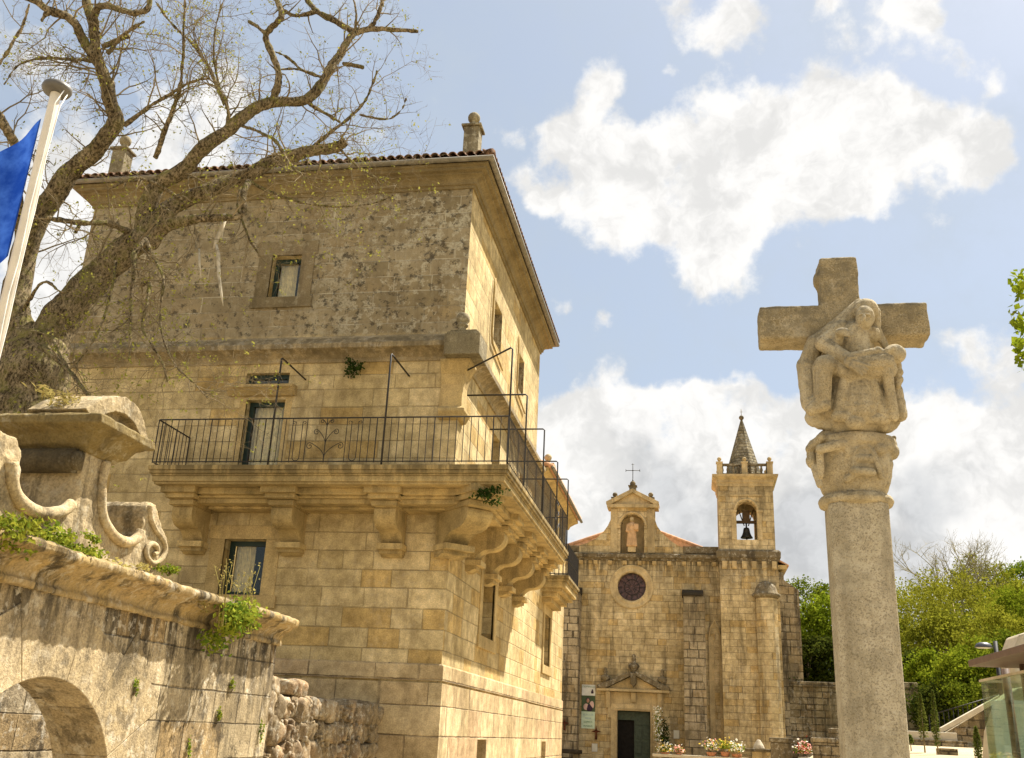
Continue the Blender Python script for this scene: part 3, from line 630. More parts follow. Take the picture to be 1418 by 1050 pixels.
            m.tube([pa+d*c+U*.05, pa+d*c+U*1.0], .010, 5, False); m.build('scroll_panel', 'iron', o)
    e = .05; zz = 6.575
    railing((XA+e, B0+e, zz), (XO-e, B0+e, zz), [(3.05, 4.55)]); railing((XO-e, B0+e, zz), (XO-e, YE-e, zz), [(6.9, 8.3)]); railing((XA+e, YW-.03, zz), (XA+e, B0+e, zz), []); railing((XO-e, YE-e, zz), (XW+.03, YE-e, zz), [])
    # tall awning rods with stays back to the wall
    for x, zt in ((-8.63, 8.95), (-6.19, 8.99)):
        m = MB(); m.tube([(x, B0+.06, 6.57), (x-.0, B0+.06, zt-.03), (x, B0+.10, zt), (x, YW, zt)], .02, 6); m.build('awning_rod', 'iron', P)
    for y, zt in ((18.62, 9.08), (20.6, 8.74), (23.3, 8.76), (25.85, 8.62), (28.22, 8.72)):
        m = MB(); m.tube([(XO-.05, y, 6.57), (XO-.05, y, zt-.03), (XO-.09, y, zt), (XW if y > 19 else XW+.15, y if y > 19 else YW-.05, zt)], .02, 6); m.build('awning_rod', 'iron', P)
palace()

def lower_wing():
    P = thing('lower_wing', (-6, 35, 0), 'low sunlit wing behind the palace with tiled eaves and small corner balcony', 'building')
    Y1 = 38.9; H = [(33.75, 35.15, 3.78, 5.45), (33.9, 34.9, 6.7, 8.9)]
    m = MB(); m.wall('x', XW-.01, 1, YT, Y1, 2.40, 9.75, H, .95); m.add([(XW-.01, Y1, 0), (XL, Y1, 0), (XL, Y1, 9.7), (XW-.01, Y1, 9.7)], [(0, 1, 2, 3)]); m.build('wall', 'ashlar', P)
    m = MB(); m.wall('x', XW+.045, 1, YT, Y1, 0, 2.45, [(33.7, 34.7, .5, 1.38)], .4); m.add([(XW+.045, YT, 2.45), (XW+.045, Y1, 2.45), (XW-.3, Y1, 2.45), (XW-.3, YT, 2.45)], [(0, 1, 2, 3)]); m.build('plinth', 'plinth', P)
    MB().box(XW-.7, XW-.45, 33.5, 34.9, .3, 1.6).build('cellar_opening', 'room', P)
    m = MB(); m.box(XW-.05, XW+.05, YT+.01, Y1, 2.49, 2.82); m.build('string_course', 'plinth', P, bevel=.012)
    m = MB(); u0, u1, v0, v1 = H[0]; m.box(XW-.05, XW+.03, u0-.3, u0, v0, v1); m.box(XW-.05, XW+.03, u1, u1+.3, v0, v1); m.box(XW-.05, XW+.03, u0-.36, u1+.36, v1, v1+.34); m.box(XW-.05, XW+.05, u0-.36, u1+.36, v0-.28, v0); m.build('window_surround', 'trim', P, bevel=.008)
    for h in H: window(P, 'x', XW-.01, 1, *h, .95, curtain=None)
    m = MB(); m.prism([(XW-.05, 9.40), (XW+.05, 9.40), (XW+.12, 9.52), (XW+.30, 9.62), (XW+.42, 9.66), (XW+.42, 9.76), (XW-.05, 9.76)], 'y', YT+.02, Y1+.4); m.build('eaves_cornice', 'trim', P)
    m = MB(); m.add([(XW+.5, YT+.02, 9.79), (XW+.5, Y1+.5, 9.79), (-9, Y1+.5, 11.4), (-9, YT+.02, 11.4), (XW+.5, YT+.02, 9.74), (XW+.5, Y1+.5, 9.74)], [(0, 1, 2, 3), (0, 4, 5, 1)])
    y = YT+.1
    while y < Y1+.45:
        m.tube([(XW+.56, y, 9.80), (-9, y, 11.45)], .085, 6, True); y += .23
    m.build('tile_roof', 'tile_new', P)
    m = MB(); m.tube([(XW+.55, YT+.02, 9.76), (XW+.55, Y1+.5, 9.76)], .06, 8); m.build('gutter', 'gutter', P)
    q = at(759, 634, X=-5.6); m = MB(); m.box(q.x-.22, q.x+.22, q.y-.22, q.y+.22, q.z-.9, q.z-.35); m.box(q.x-.28, q.x+.28, q.y-.28, q.y+.28, q.z-.35, q.z-.28); m.lathe([(.16, q.z-.28), (.07, q.z-.16)], q.x, q.y, 10); m.sphere((q.x, q.y, q.z), .15, 12, 8); m.build('roof_pinnacle', 'corn', P)
    xo = -4.10; ya, yb = 32.8, 36.0; m = MB()
    for o, z0, z1 in ((0, 6.50, 6.60), (.05, 6.40, 6.50), (.10, 6.20, 6.40), (.22, 6.08, 6.20), (.40, 5.92, 6.08), (.6, 5.75, 5.92)): m.prism([(XW-.05, ya+o*.6), (xo-o, ya+o*.6), (xo-o, yb-o*.6), (XW-.05, yb-o*.6)], 'z', z0, z1)
    m.build('balcony_slab', 'slab', P, bevel=.012)
    m = MB(); pts = [(XW, ya+.05), (xo-.05, ya+.05), (xo-.05, yb-.05), (XW, yb-.05)]
    for i in range(3):
        a = Vector((*pts[i], 6.6)); b = Vector((*pts[i+1], 6.6)); n = max(2, int((b-a).length/.14))
        for z in (.06, .5, 1.05): m.tube([a+Vector((0, 0, z)), b+Vector((0, 0, z))], .016, 5, False)
        for k in range(n+1): p = a+(b-a)*k/n; m.tube([p, p+Vector((0, 0, 1.05))], .010, 5, False)
    m.build('balcony_railing', 'iron', P)
lower_wing()

def left_wing():
    P = thing('tiled_wing', (-17, 21, 0), 'low wing with orange tiled eaves and grey downpipe behind the bare tree', 'building')
    m = MB(); m.box(-24, -14.96, 20.4, 27, 0, 9.2); m.build('wall', 'ashlar', P)
    m = MB(); m.prism([(20.0, 9.2), (20.45, 9.0), (27, 9.0), (27, 11.6), (20.0, 9.28)], 'x', -24, -14.97)
    x = -23.9
    while x < -15.05: m.tube([(x, 19.93, 9.36), (x, 27, 11.8)], .09, 6); x += .24
    m.build('tile_roof', 'tile_new', P)
    m = MB(); m.tube([(-24, 19.95, 9.22), (-15.0, 19.95, 9.22)], .075, 8); m.build('gutter', 'gutter', P)
    q = at(78, 500, Y=20.0); m = MB(); m.tube([(q.x, 19.98, 9.2), (q.x, 20.05, 9.0), (q.x, 20.30, 8.7), (q.x, 20.30, 0)], .055, 8); m.build('downpipe', 'gutter', P)
left_wing()
# ------------------------------------------------------------------ portal wall on the left
def plant(name, label, c, rad, n, size, m, group=None, seed=1, up=.4, aspect=.6, stems=0, cat='plant', droop=0):
    rng = random.Random(seed); c = Vector(c); t = thing(name, c-Vector((0, 0, rad[2])), label, cat, group); pts = []
    k = 7; cl = [(rng.gauss(0, .45), rng.gauss(0, .45), rng.gauss(0, .45)) for _ in range(k)]
    for _ in range(n):
        b = cl[rng.randrange(k)]; p = Vector((b[0]+rng.gauss(0, .26), b[1]+rng.gauss(0, .26), b[2]+rng.gauss(0, .26)))
        pts.append(c+Vector((p.x*rad[0], p.y*rad[1], p.z*rad[2]-droop*abs(p.x))))
    kind(MB().leaves(pts, size, rng, up, aspect=aspect).build('leaves', m, t), 'stuff')
    if stems:
        mb = MB()
        for _ in range(stems):
            q = c+Vector((rng.uniform(-1, 1)*rad[0]*.8, rng.uniform(-1, 1)*rad[1]*.8, 0)); h = rng.uniform(.5, 1.0)*stems*.06
            a = Vector((rng.uniform(-.2, .2), rng.uniform(-.2, .2), 1))*h; mb.tube([q-Vector((0, 0, rad[2]*.7)), q+a*.5, q+a+Vector((rng.uniform(-.1, .1), 0, -.02))], [.006, .004, .002], 4)
            L = [q+a*rng.uniform(.45, 1.0)+Vector((rng.gauss(0, .02),)*3) for _ in range(14)]; mb.leaves(L, .035, rng)
        mb.build('stems', 'drygrass', t)
    else:
        mb = MB(); 
        for _ in range(6):
            b = cl[rng.randrange(k)]; mb.tube([c-Vector((0, 0, rad[2]*.8)), c+Vector((b[0]*rad[0], b[1]*rad[1], b[2]*rad[2]))], [.008, .003], 4)
        mb.build('stems', 'twig', t)
    return t
def portal():
    XP = -6.0; T = thing('portal_wall', (-6.3, 9, 0), 'weathered stone portal wall with arched opening and scrolled baroque crest', 'wall')
    yc, zc, r = 8.80, .55, 1.36
    arc = [(yc-r*math.cos(R(a)), zc+r*math.sin(R(a))) for a in range(0, 181, 9)]
    poly = [(3.5, 0), (yc-r, 0)]+arc+[(yc+r, 0), (14.0, 0), (14.0, 2.74), (3.5, 2.74)]
    MB().prism(poly, 'x', XP-.62, XP).build('wall', 'portal', T)
    m = MB(); rng = random.Random(3); cuts = [0, 24, 47, 72, 101, 126, 152, 180]
    for i in range(len(cuts)-1):
        a0, a1 = R(180-cuts[i+1]+.12), R(180-cuts[i]-.12); ro = r+rng.uniform(.55, .95)
        n = 6; ro = (.62, .98, .70, .92, .66, 1.0, .74)[i]+r; pin = [(yc+(r-.012)*math.cos(a0+(a1-a0)*k/n), zc+(r-.012)*math.sin(a0+(a1-a0)*k/n)) for k in range(n+1)]
        pout = [(yc+ro*math.cos(a0+(a1-a0)*k/n), min(2.70, zc+ro*math.sin(a0+(a1-a0)*k/n))) for k in (n, 0)]
        m.prism(pin+pout, 'x', XP-.5, XP+.016)
    m.build('arch_ring', 'portal_plain', T, bevel=.008)
    m = MB(); m.box(-8.6, -8.2, 3, 14, 0, 2.4); m.build('inner_wall', 'portal', T)
    pr = [(-.62, 2.64), (.05, 2.64), (.06, 2.69), (.03, 2.71), (.05, 2.77), (.11, 2.83), (.20, 2.865), (.225, 2.87), (.225, 2.90), (.31, 2.915), (.33, 2.94), (.33, 2.995), (.29, 3.02), (-.62, 3.10)]
    m = MB(); m.sweep([(XP, 3.5), (XP, 8.15)], [(o+.07, z) if o > 0 else (o, z) for o, z in pr]); m.sweep([(XP, 8.16), (XP, 10.2)], pr); m.sweep([(XP, 10.215), (XP, 12.1)], [(o-.012 if o > 0 else o, z-.005) for o, z in pr])
    m.sweep([(XP, 12.13), (XP, 13.9)], pr); m.sweep([(XP, 13.905), (XP, 14.10)], [(o*.8, z) for o, z in pr]); o = m.build('cornice', 'portal_corn', T); carve(o, .016, 1, .05, .13)
    # crest
    XF = XP-.10; XB = XP-.95
    def yz(pts, X=XF): return [(q.y, q.z) for q in (at(a, b, X=X) for a, b in pts)]
    c = at(112, 665, X=XF); zb = 3.03
    right = yz([(150, 652), (148, 676), (147, 702), (150, 722), (160, 740), (174, 750), (188, 748), (196, 738), (198, 716), (203, 700), (209, 695), (216, 699), (220, 715), (225, 732), (231, 744), (233, 760), (228, 775), (217, 785)])
    left = yz([(0, 596), (22, 606), (29, 622), (29, 650), (27, 674), (33, 694), (46, 706), (64, 711), (86, 712), (102, 703)])
    poly = [(6.2, zb), (6.2, 4.0), (6.9, 4.12)]+left+[(c.y, at(112, 690, X=XF).z), (c.y, 4.2), (right[0][0], 4.2)]+right+[(right[-1][0]-.1, zb)]
    m = MB(); m.prism(poly, 'x', XB, XF); carve(m.build('crest_body', 'crest', T), .015, 1, .035, .10)
    # scroll bands in relief
    def band(pts, rad, X=XF+.02):
        P, _ = catmull([at(a, b, X=X) for a, b in pts], [rad]*len(pts), 5)
        mb = MB(); 
        for i in range(len(P)-1): pass
        mb.tube(P, [rad*(1+.18*noise.noise(p*6)) for p in P], 10); return mb
    for pts, rad, nm in (([(16, 640), (17, 668), (26, 692), (44, 706), (66, 711), (86, 708), (99, 698)], .062, 'scroll_band'), ([(147, 640), (141, 670), (141, 705), (147, 726), (160, 744), (176, 751), (189, 746), (195, 736)], .055, 'scroll_band')):
        band(pts, rad).build(nm, 'crest', T)
    sp = [(208, 700), (209, 718), (216, 734), (226, 748), (229, 762), (222, 776), (212, 780), (204, 772), (203, 760), (210, 753), (217, 757), (218, 765), (213, 768)]
    band(sp, .030).build('scroll_volute', 'crest', T)
    # crown cap over the pier
    yR = right[0][0]+.05
    cp = [(-.12, 4.10), (.02, 4.10), (.05, 4.14), (.10, 4.17), (.16, 4.27), (.25, 4.32), (.29, 4.34), (.29, 4.42), (.25, 4.45), (-.12, 4.52)]
    m = MB(); m.sweep([(XB, yR), (XB, c.y), (XF, c.y), (XF, yR), (XB+.01, yR)], cp); m.box(XB+.05, XF-.05, c.y+.05, yR-.05, 4.05, 4.50); carve(m.build('crest_cap', 'crestcap', T), .013, 1, .03, .10)
    m = MB(); m.tube([(XB+.05, c.y-.06, 4.0), (XF-.06, c.y-.06, 4.0)], .13, 12); m.tube([(XF-.10, c.y-.06, 4.0), (XF-.01, c.y-.06, 4.0)], .10, 12); m.build('cap_roll', 'crestdark', T)
    outer = [(118, 566), (138, 554), (158, 548), (176, 550), (191, 562), (200, 583), (205, 608), (204, 622)]; inner = [(197, 621), (194, 603), (186, 586), (174, 574), (160, 570), (146, 574), (132, 584)]
    m = MB(); m.prism(yz(outer+inner, XF-.02), 'x', XB+.15, XF-.02); mid = [(197, 621), (194, 603), (186, 586), (174, 574), (160, 570), (146, 574)]; inn = [(158, 586), (172, 590), (182, 602), (187, 620)]
    m.prism(yz(mid+inn[::-1], XF-.02) if False else yz(mid, XF-.02)+yz(inn[::-1], XF-.02), 'x', XB+.2, XF-.12); carve(m.build('crest_volute', 'crest', T), .012, 1, .018, .08)
    return T
MT['portal_plain'] = stone('voussoir stone', (.60, .495, .33), (.46, .365, .22), (.42, .31, .16), coursed=False, streak=.95, streakcol=(.032, .026, .018), lichen=.65, lichcol=(.6, .54, .41), grain=.5, bump=1.2, zdirt=[(2.74, 1.1)])
MT['portal_corn'] = stone('stained cornice', (.42, .325, .18), (.31, .225, .10), (.26, .17, .065), coursed=False, streak=.9, streakcol=(.035, .028, .018), lichen=.55, lichcol=(.5, .45, .34), grain=.32, bump=1.0)
MT['crestcap'] = stone('mossy cap stone', (.31, .24, .11), (.21, .155, .065), (.36, .29, .16), coursed=False, streak=.5, streakcol=(.06, .045, .025), lichen=.5, lichcol=(.42, .38, .27), grain=.32, bump=1.0)
portal()

def rubble():
    T = thing('rubble_wall', (-6.4, 17, 0), 'low broken rubble wall between the portal and the palace', 'wall')
    rng = random.Random(11); m = MB(); y = 14.0
    def stone_at(cx, cy, cz, sx, sy, sz):
        bm = bmesh.new(); bmesh.ops.create_icosphere(bm, subdivisions=3, radius=1)
        ph = Vector((rng.random()*50, rng.random()*50, rng.random()*50))
        vs = []
        for v in bm.verts:
            p = v.co.copy(); mx = max(abs(p.x), abs(p.y), abs(p.z)); p = p*(1-.72)+p/mx*.72*.92
            p += p.normalized()*(.26*noise.noise(p*1.1+ph)+.10*noise.noise(p*3+ph)); vs.append((cx+p.x*sx, cy+p.y*sy, cz+p.z*sz))
        m.add(vs, [tuple(v.index for v in f.verts) for f in bm.faces], True); bm.free()
    z = 0.3
    while z < 2.2:
        h = rng.uniform(.10, .19); y = 13.7+rng.random()*.3
        while y < 20.2:
            top = 2.12-.12*sstep(y, 15.5, 16.5)-.05*sstep(y, 17, 18)+.05*math.sin(y*5)
            w = rng.uniform(.09, .24); hh = h*rng.uniform(.75, 1.3)
            if z+h < top: stone_at(-6.42+rng.uniform(-.05, .05), y+w, z+h+rng.uniform(-.03, .03), .30, w*1.04, hh*1.05)
            y += 2*w*.97
        z += 2*h*.93
    for _ in range(260):
        stone_at(-6.20+rng.uniform(-.04, .03), rng.uniform(14.05, 19.8), rng.uniform(.8, 1.95), .06, rng.uniform(.025, .06), rng.uniform(.02, .05))
    m.build('stones', 'rubble', T)
    MB().box(-6.75, -6.36, 14.02, 19.9, 0, 1.9).build('core', 'crestdark', T)
rubble()

# plants on the ledges
for i, (px, py, X, rad, n, sz, mt, lab) in enumerate([
    (18, 738, -5.75, (.22, .55, .18), 900, .055, 'weed', 'yellow green ivy mat at the left end of the portal ledge'),
    (75, 748, -5.85, (.14, .28, .13), 420, .05, 'weed', 'bushy weed below the left scroll of the portal crest'),
    (122, 766, -5.80, (.14, .30, .09), 420, .05, 'weed', 'low green weed growing on the ledge under the pier of the crest'),
    (236, 790, -5.9, (.10, .20, .07), 200, .05, 'weed', 'small green weed beside the end scroll of the crest'),
    (180, 786, -5.8, (.08, .32, .05), 160, .04, 'drygrass', 'thin dry grass along the ledge before the end scroll')]):
    plant('ledge_weed', lab, at(px, py, X=X), rad, n, sz, mt, 'weeds on the portal ledge', 20+i)
for i, (px, py, lab) in enumerate([(205, 800, 'small rosette of leaves on the ledge just right of the end scroll'), (275, 835, 'moss and grass strip on the ledge left of the big hanging bush'), (352, 868, 'small leafy tuft at the very tip of the portal ledge')]):
    plant('ledge_weed', lab, at(px, py, X=-5.78), (.07, .22, .05), 170, .035, 'weed' if i != 1 else 'drygrass', 'weeds on the portal ledge', 70+i)
plant('ledge_bush', 'leafy green bush hanging over the right end of the portal cornice with tall stems', at(318, 852, X=-5.72), (.22, .62, .26), 1100, .075, 'weed', None, 31, stems=12, cat='bush')
plant('grass_tuft', 'dry grass tuft growing on top of the portal crest', at(112, 563, X=-6.4), (.16, .40, .10), 420, .10, 'drygrass', None, 33, up=2, aspect=.18, cat='grass')
for i, (px, py, lab) in enumerate([(187, 950, 'green sprig in a joint right of the portal arch'), (305, 990, 'tiny green sprig in the courses near the end of the portal wall'), (262, 1038, 'green sprig low on the portal wall near the picture bottom'), (362, 1012, 'sprig at the foot of the right end of the portal wall'), (321, 950, 'tiny sprig high in a joint of the portal wall')]):
    plant('wall_sprig', lab, at(px, py, X=-5.97), (.03, .06, .12 if i != 1 else .07), 90, .035, 'weed', 'sprigs in the portal wall', 40+i)
plant('wall_fern', 'dark fern hanging below the middle cornice of the palace', at(487, 515, Y=19.83), (.17, .08, .22), 260, .075, 'weed_dk', 'ferns on the palace', 50)
plant('wall_fern', 'dark green fern under the corner of the balcony slab', at(674, 686, Y=18.62), (.34, .08, .16), 260, .08, 'weed_dk', 'ferns on the palace', 51)
plant('wall_fern', 'feathery dark plant on the palace plinth above the rubble wall', at(485, 1004, Y=19.78), (.15, .08, .24), 260, .07, 'weed_dk', 'ferns on the palace', 52)

# ------------------------------------------------------------------ flagpole and flag
def flagpole():
    Y = 5.0; a = at(78, 128, Y=Y); x = a.x
    T = thing('flagpole', (x, Y, 0), 'white flagpole with grey disc cap in front of the tree', 'flagpole')
    m = MB(); m.lathe([(.042, 0), (.034, a.z-.02), (.034, a.z)], x, Y, 16); m.build('pole', 'white', T)
    m = MB(); m.lathe([(.03, a.z-.015), (.085, a.z-.005), (.098, a.z+.02), (.092, a.z+.045), (.05, a.z+.06), (0.004, a.z+.063)], x, Y, 24); m.build('cap', 'cap', T)
    m = MB(); 
    for s in (-1, 1): m.tube([(x+.075, Y+.02*s, a.z+.0)]+[(x+.052+.006*math.sin(k*1.7+s), Y-.03+.02*s+.004*math.cos(k*2.1), a.z-.12-k*.2) for k in range(20)], .0045, 5)
    m.build('halyard', 'rope', T)
    top = at(62, 166, Y=Y); zt = top.z
    m = MB(); NU, NV = 30, 22; W = 1.5; H = 1.03
    def P(i, j):
        u = i/NU; v = j/NV; ux = u*W
        X = x-.05-ux*.62-.05*v*u; Z = zt-v*H*(1-.06*u)-ux*.50-.10*math.sin(u*2.0)*v
        Yq = Y-.02+.30*u*math.sin(u*6.0+v*1.6)*.7+.16*u*math.sin(u*15+v*3)+.05*math.sin(v*7+u*4)*u
        return (X, Yq, Z)
    m.add([P(i, j) for i in range(NU+1) for j in range(NV+1)], [(i*(NV+1)+j, (i+1)*(NV+1)+j, (i+1)*(NV+1)+j+1, i*(NV+1)+j+1) for i in range(NU) for j in range(NV)], True)
    tag(m.build('flag', 'flag'), 'blue cloth flag hanging in folds from the white flagpole', 'flag')
flagpole()

# ------------------------------------------------------------------ big bare tree
def big_tree():
    rng = random.Random(5); base = at(25, 640, Y=12.6)
    T = thing('bare_tree', (base.x, 12.6, 0), 'large bare mossy tree with forked trunk and budding branches behind the portal wall', 'tree')
    # photo x, y, distance, half width in photo pixels
    L = dict(
        trunk=[(-30, 1000, 12.6, 62), (10, 700, 12.6, 56), (28, 600, 12.6, 53), (45, 520, 12.6, 50), (62, 470, 12.65, 40)],
        A=[(52, 500, 12.6, 40), (92, 428, 12.7, 31), (130, 392, 12.8, 27), (168, 352, 12.9, 25), (210, 318, 13.0, 22), (240, 292, 13.1, 19)],
        A2=[(200, 322, 13.0, 20), (243, 283, 13.2, 15), (290, 262, 13.4, 14), (335, 248, 13.7, 13), (385, 222, 13.9, 12), (430, 210, 14.0, 11), (462, 204, 14.1, 10), (478, 195, 14.1, 8)],
        A2b=[(205, 340, 12.9, 14), (245, 312, 12.8, 10), (290, 302, 12.8, 7), (330, 300, 12.9, 5), (338, 270, 13, 6), (345, 250, 13.3, 6)],
        A1=[(195, 325, 13.0, 17), (215, 268, 12.9, 14), (250, 232, 12.8, 13), (291, 200, 12.8, 12), (330, 168, 12.9, 11), (376, 139, 13.0, 10), (426, 137, 13.2, 9), (446, 108, 13.3, 8.5), (463, 88, 13.4, 8), (476, 72, 13.5, 7), (490, 46, 13.6, 6)],
        A1r=[(490, 46, 13.6, 6), (512, 40, 13.7, 5), (545, 41, 13.8, 4), (580, 44, 13.9, 2.5)], A1u=[(512, 40, 13.7, 4.5), (522, 25, 13.7, 4), (529, 5, 13.7, 3.5), (533, -15, 13.8, 3)],
        A1l=[(490, 46, 13.6, 5), (468, 30, 13.6, 5), (440, 17, 13.6, 5), (420, -8, 13.7, 4)], A1ll=[(440, 18, 13.6, 4), (412, 23, 13.5, 3.2), (390, 14, 13.5, 3)], A1t=[(491, 44, 13.6, 2.5), (493, 20, 13.5, 2), (488, -10, 13.5, 1.8)],
        A1b=[(474, 88, 13.4, 4), (488, 91, 13.4, 3.5), (503, 94, 13.4, 3)],
        C=[(376, 139, 13.0, 7), (385, 108, 12.9, 6.5), (380, 80, 12.8, 6), (369, 50, 12.7, 5.5), (385, 32, 12.6, 5.5), (390, 20, 12.6, 5), (380, -8, 12.6, 4)], Cs=[(369, 50, 12.7, 4), (355, 38, 12.7, 3.5), (344, 29, 12.7, 3)],
        Cx=[(446, 108, 13.3, 3), (420, 98, 13.2, 3), (398, 80, 13.0, 2.5), (382, 72, 12.8, 2)], Cy=[(440, 106, 13.3, 2.4), (412, 96, 13.1, 2), (388, 97, 12.9, 1.8)],
        D=[(426, 140, 13.2, 4.5), (450, 155, 13.3, 3.5), (472, 170, 13.4, 2.5)], E=[(428, 207, 14.0, 4), (452, 188, 14.0, 3.5), (484, 162, 14.1, 3), (505, 140, 14.2, 2.5), (518, 112, 14.2, 2), (522, 98, 14.2, 1.3)], E2=[(496, 159, 14.1, 2.2), (536, 165, 14.2, 2), (556, 152, 14.3, 1.5), (563, 135, 14.3, 1)],
        B=[(40, 500, 12.6, 34), (22, 440, 12.5, 25), (32, 350, 12.4, 21), (66, 278, 12.3, 19), (105, 228, 12.2, 16), (140, 198, 12.1, 14), (156, 172, 12.0, 13), (152, 140, 11.9, 12), (142, 105, 11.8, 11), (138, 80, 11.7, 10), (132, 48, 11.6, 8), (117, -5, 11.5, 7)],
        B1=[(138, 84, 11.7, 8), (112, 48, 11.5, 7.5), (90, 22, 11.3, 7), (60, 10, 11.2, 6), (22, -8, 11.1, 5)], B1s=[(72, 14, 11.2, 4.5), (62, 22, 11.2, 4), (57, 30, 11.2, 3)],
        B2=[(133, 45, 11.6, 6), (133, 20, 11.5, 6), (145, 9, 11.4, 5.5), (165, 14, 11.3, 4.5), (188, 17, 11.2, 5), (203, 12, 11.2, 4.5), (206, -8, 11.2, 4)], B3=[(132, 83, 11.7, 3), (95, 81, 11.6, 2.6), (55, 82, 11.5, 2.2), (25, 92, 11.4, 1.7), (5, 118, 11.3, 1.2)],
        B4=[(150, 75, 11.8, 4.5), (163, 56, 11.7, 3.8), (180, 42, 11.6, 3.2), (200, 30, 11.5, 2.5)], B5=[(142, 66, 11.8, 5), (160, 56, 11.8, 4.5), (178, 50, 11.8, 4)],
        F=[(-20, 140, 10.5, 9), (2, 172, 10.7, 8), (15, 195, 10.9, 7.5), (22, 215, 11.2, 7), (30, 350, 12.3, 8)], G=[(0, 90, 10.3, 2.6), (15, 65, 10.3, 2.5), (30, 38, 10.3, 2.3), (41, 5, 10.2, 2)],
        H=[(178, 322, 12.8, 6), (150, 310, 12.3, 5), (118, 308, 11.9, 4.5), (90, 306, 11.6, 4), (64, 302, 11.3, 4)], Hs=[(112, 308, 11.9, 3), (108, 316, 11.8, 3), (104, 323, 11.8, 2.5)],
        I=[(214, 222, 12.6, 5), (226, 192, 12.4, 4.5), (243, 140, 12.2, 4), (252, 100, 12.0, 3.2), (255, 50, 11.8, 2.4), (256, -5, 11.7, 1.8)], J=[(262, 228, 12.9, 4), (305, 196, 13, 4), (316, 158, 13, 4), (300, 120, 13, 3.4), (283, 85, 13.0, 3), (266, 62, 13, 2.5), (235, 30, 12.8, 2), (215, 2, 12.7, 1.5)],
        K=[(310, 150, 13.2, 2.5), (298, 92, 13.2, 2.2), (298, 40, 13.1, 1.8), (312, -5, 13.1, 1.5)], M=[(170, 175, 12.0, 4.5), (205, 148, 12, 3.8), (238, 128, 12, 3), (268, 112, 12.0, 2.2), (290, 108, 12, 1.4)],
        N=[(200, 330, 12.5, 7), (190, 345, 12.2, 6), (186, 362, 12.0, 5), (182, 400, 11.9, 3), (181, 455, 11.8, 2.2), (178, 500, 11.8, 1.5)], O=[(203, 335, 12.4, 4), (215, 362, 12.0, 3), (226, 392, 11.8, 2.4), (222, 450, 11.8, 2), (240, 502, 11.7, 1.6), (268, 530, 11.7, 1.2), (288, 552, 11.7, .9)],
        P=[(196, 395, 12.6, 4.5), (206, 390, 12.4, 4), (204, 420, 12.2, 2.4), (197, 452, 12.1, 2), (212, 480, 12.0, 1.8), (226, 505, 12, 1.5), (232, 530, 12, 1)], Q=[(250, 275, 12.7, 3), (230, 262, 12.3, 3), (205, 250, 12.0, 3), (180, 248, 11.8, 2.2), (150, 262, 11.7, 1.6)],
        S=[(345, 250, 13.6, 3.4), (372, 265, 13.5, 2.8), (420, 281, 13.5, 2.4), (470, 286, 13.6, 1.8), (520, 281, 13.7, 1.2), (545, 270, 13.8, .8)], U=[(470, 205, 14, 2.4), (500, 235, 14, 1.8), (530, 250, 14, 1.2), (556, 256, 14, .8)],
        V=[(332, 258, 13.4, 3), (330, 290, 13.3, 2.2), (345, 330, 13.2, 1.7), (358, 352, 13.2, 1.2)], W=[(320, 172, 13, 3), (352, 180, 12.8, 2.6), (380, 195, 12.6, 3.5), (400, 225, 12.6, 3), (415, 240, 12.6, 2), (428, 250, 12.6, 1)],
        X1=[(30, 430, 12.4, 4), (60, 390, 12.0, 2.4), (85, 405, 11.8, 1.8), (100, 400, 11.8, 1)], X2=[(60, 480, 12.3, 4), (100, 520, 11.8, 2.6), (120, 545, 11.6, 1.8), (132, 560, 11.6, 1.2)], X3=[(75, 470, 12.3, 3), (85, 498, 12.0, 2.6), (110, 530, 11.8, 2.2), (150, 590, 11.6, 1.2)],
        X4=[(22, 560, 11.8, 3), (15, 600, 11.6, 4), (28, 625, 11.6, 4.5), (30, 640, 11.6, 4)], X5=[(160, 360, 12.5, 3), (150, 420, 12.2, 2), (130, 470, 12, 1.6), (105, 505, 11.9, 1.1)])
    mb = MB(); paths = []
    for nm, pts in L.items():
        P = [at(a, b, Y=c) for a, b, c, _ in pts]; rr = [max(.006, r*(.74 if nm != 'trunk' else .88)*pxm(p)) for p, (_, _, _, r) in zip(P, pts)]
        Q, q = catmull(P, rr, 6)
        big = rr[0] > .05
        Q = [p+Vector((noise.noise(p*2.3), noise.noise(p*2.3+Vector((9, 0, 0))), noise.noise(p*2.3+Vector((0, 9, 0)))))*min(.085, q[i]*.9) for i, p in enumerate(Q)]
        q = [r*(1+.16*noise.noise(p*5.0)+.08*noise.noise(p*13)) for p, r in zip(Q, q)]
        mb.tube(Q, q, 14 if big else 8); paths.append((nm, Q, q))
    trunk = mb.build('trunk', 'bark', T)
    sb = trunk.modifiers.new('smooth', 'SUBSURF'); sb.levels = sb.render_levels = 1
    tx = bpy.data.textures.new('bark ridges', 'CLOUDS'); tx.noise_scale = .09; tx.noise_depth = 4
    dm = trunk.modifiers.new('bark', 'DISPLACE'); dm.texture = tx; dm.strength = .05; dm.texture_coords = 'LOCAL'
    # knots, broken stub, hanging dead wood
    dw = MB()
    P = [at(a, b, Y=13.0) for a, b in ((312, 298), (306, 318), (299, 335), (296, 345))]; dw.tube(P, [.045, .040, .03, .018], 8)
    P = [at(a, b, Y=13.0) for a, b in ((299, 338), (302, 352), (303, 380), (306, 405), (309, 424))]; dw.tube(P, [.02, .032, .028, .022, .006], 7)
    P = [at(a, b, Y=12.9) for a, b in ((276, 345), (276, 365), (278, 385))]; dw.tube(P, [.014, .022, .008], 6)
    dw.build('dead_branch', 'deadwood', T)
    # twigs: crooked, three generations
    tw = MB(); buds = []
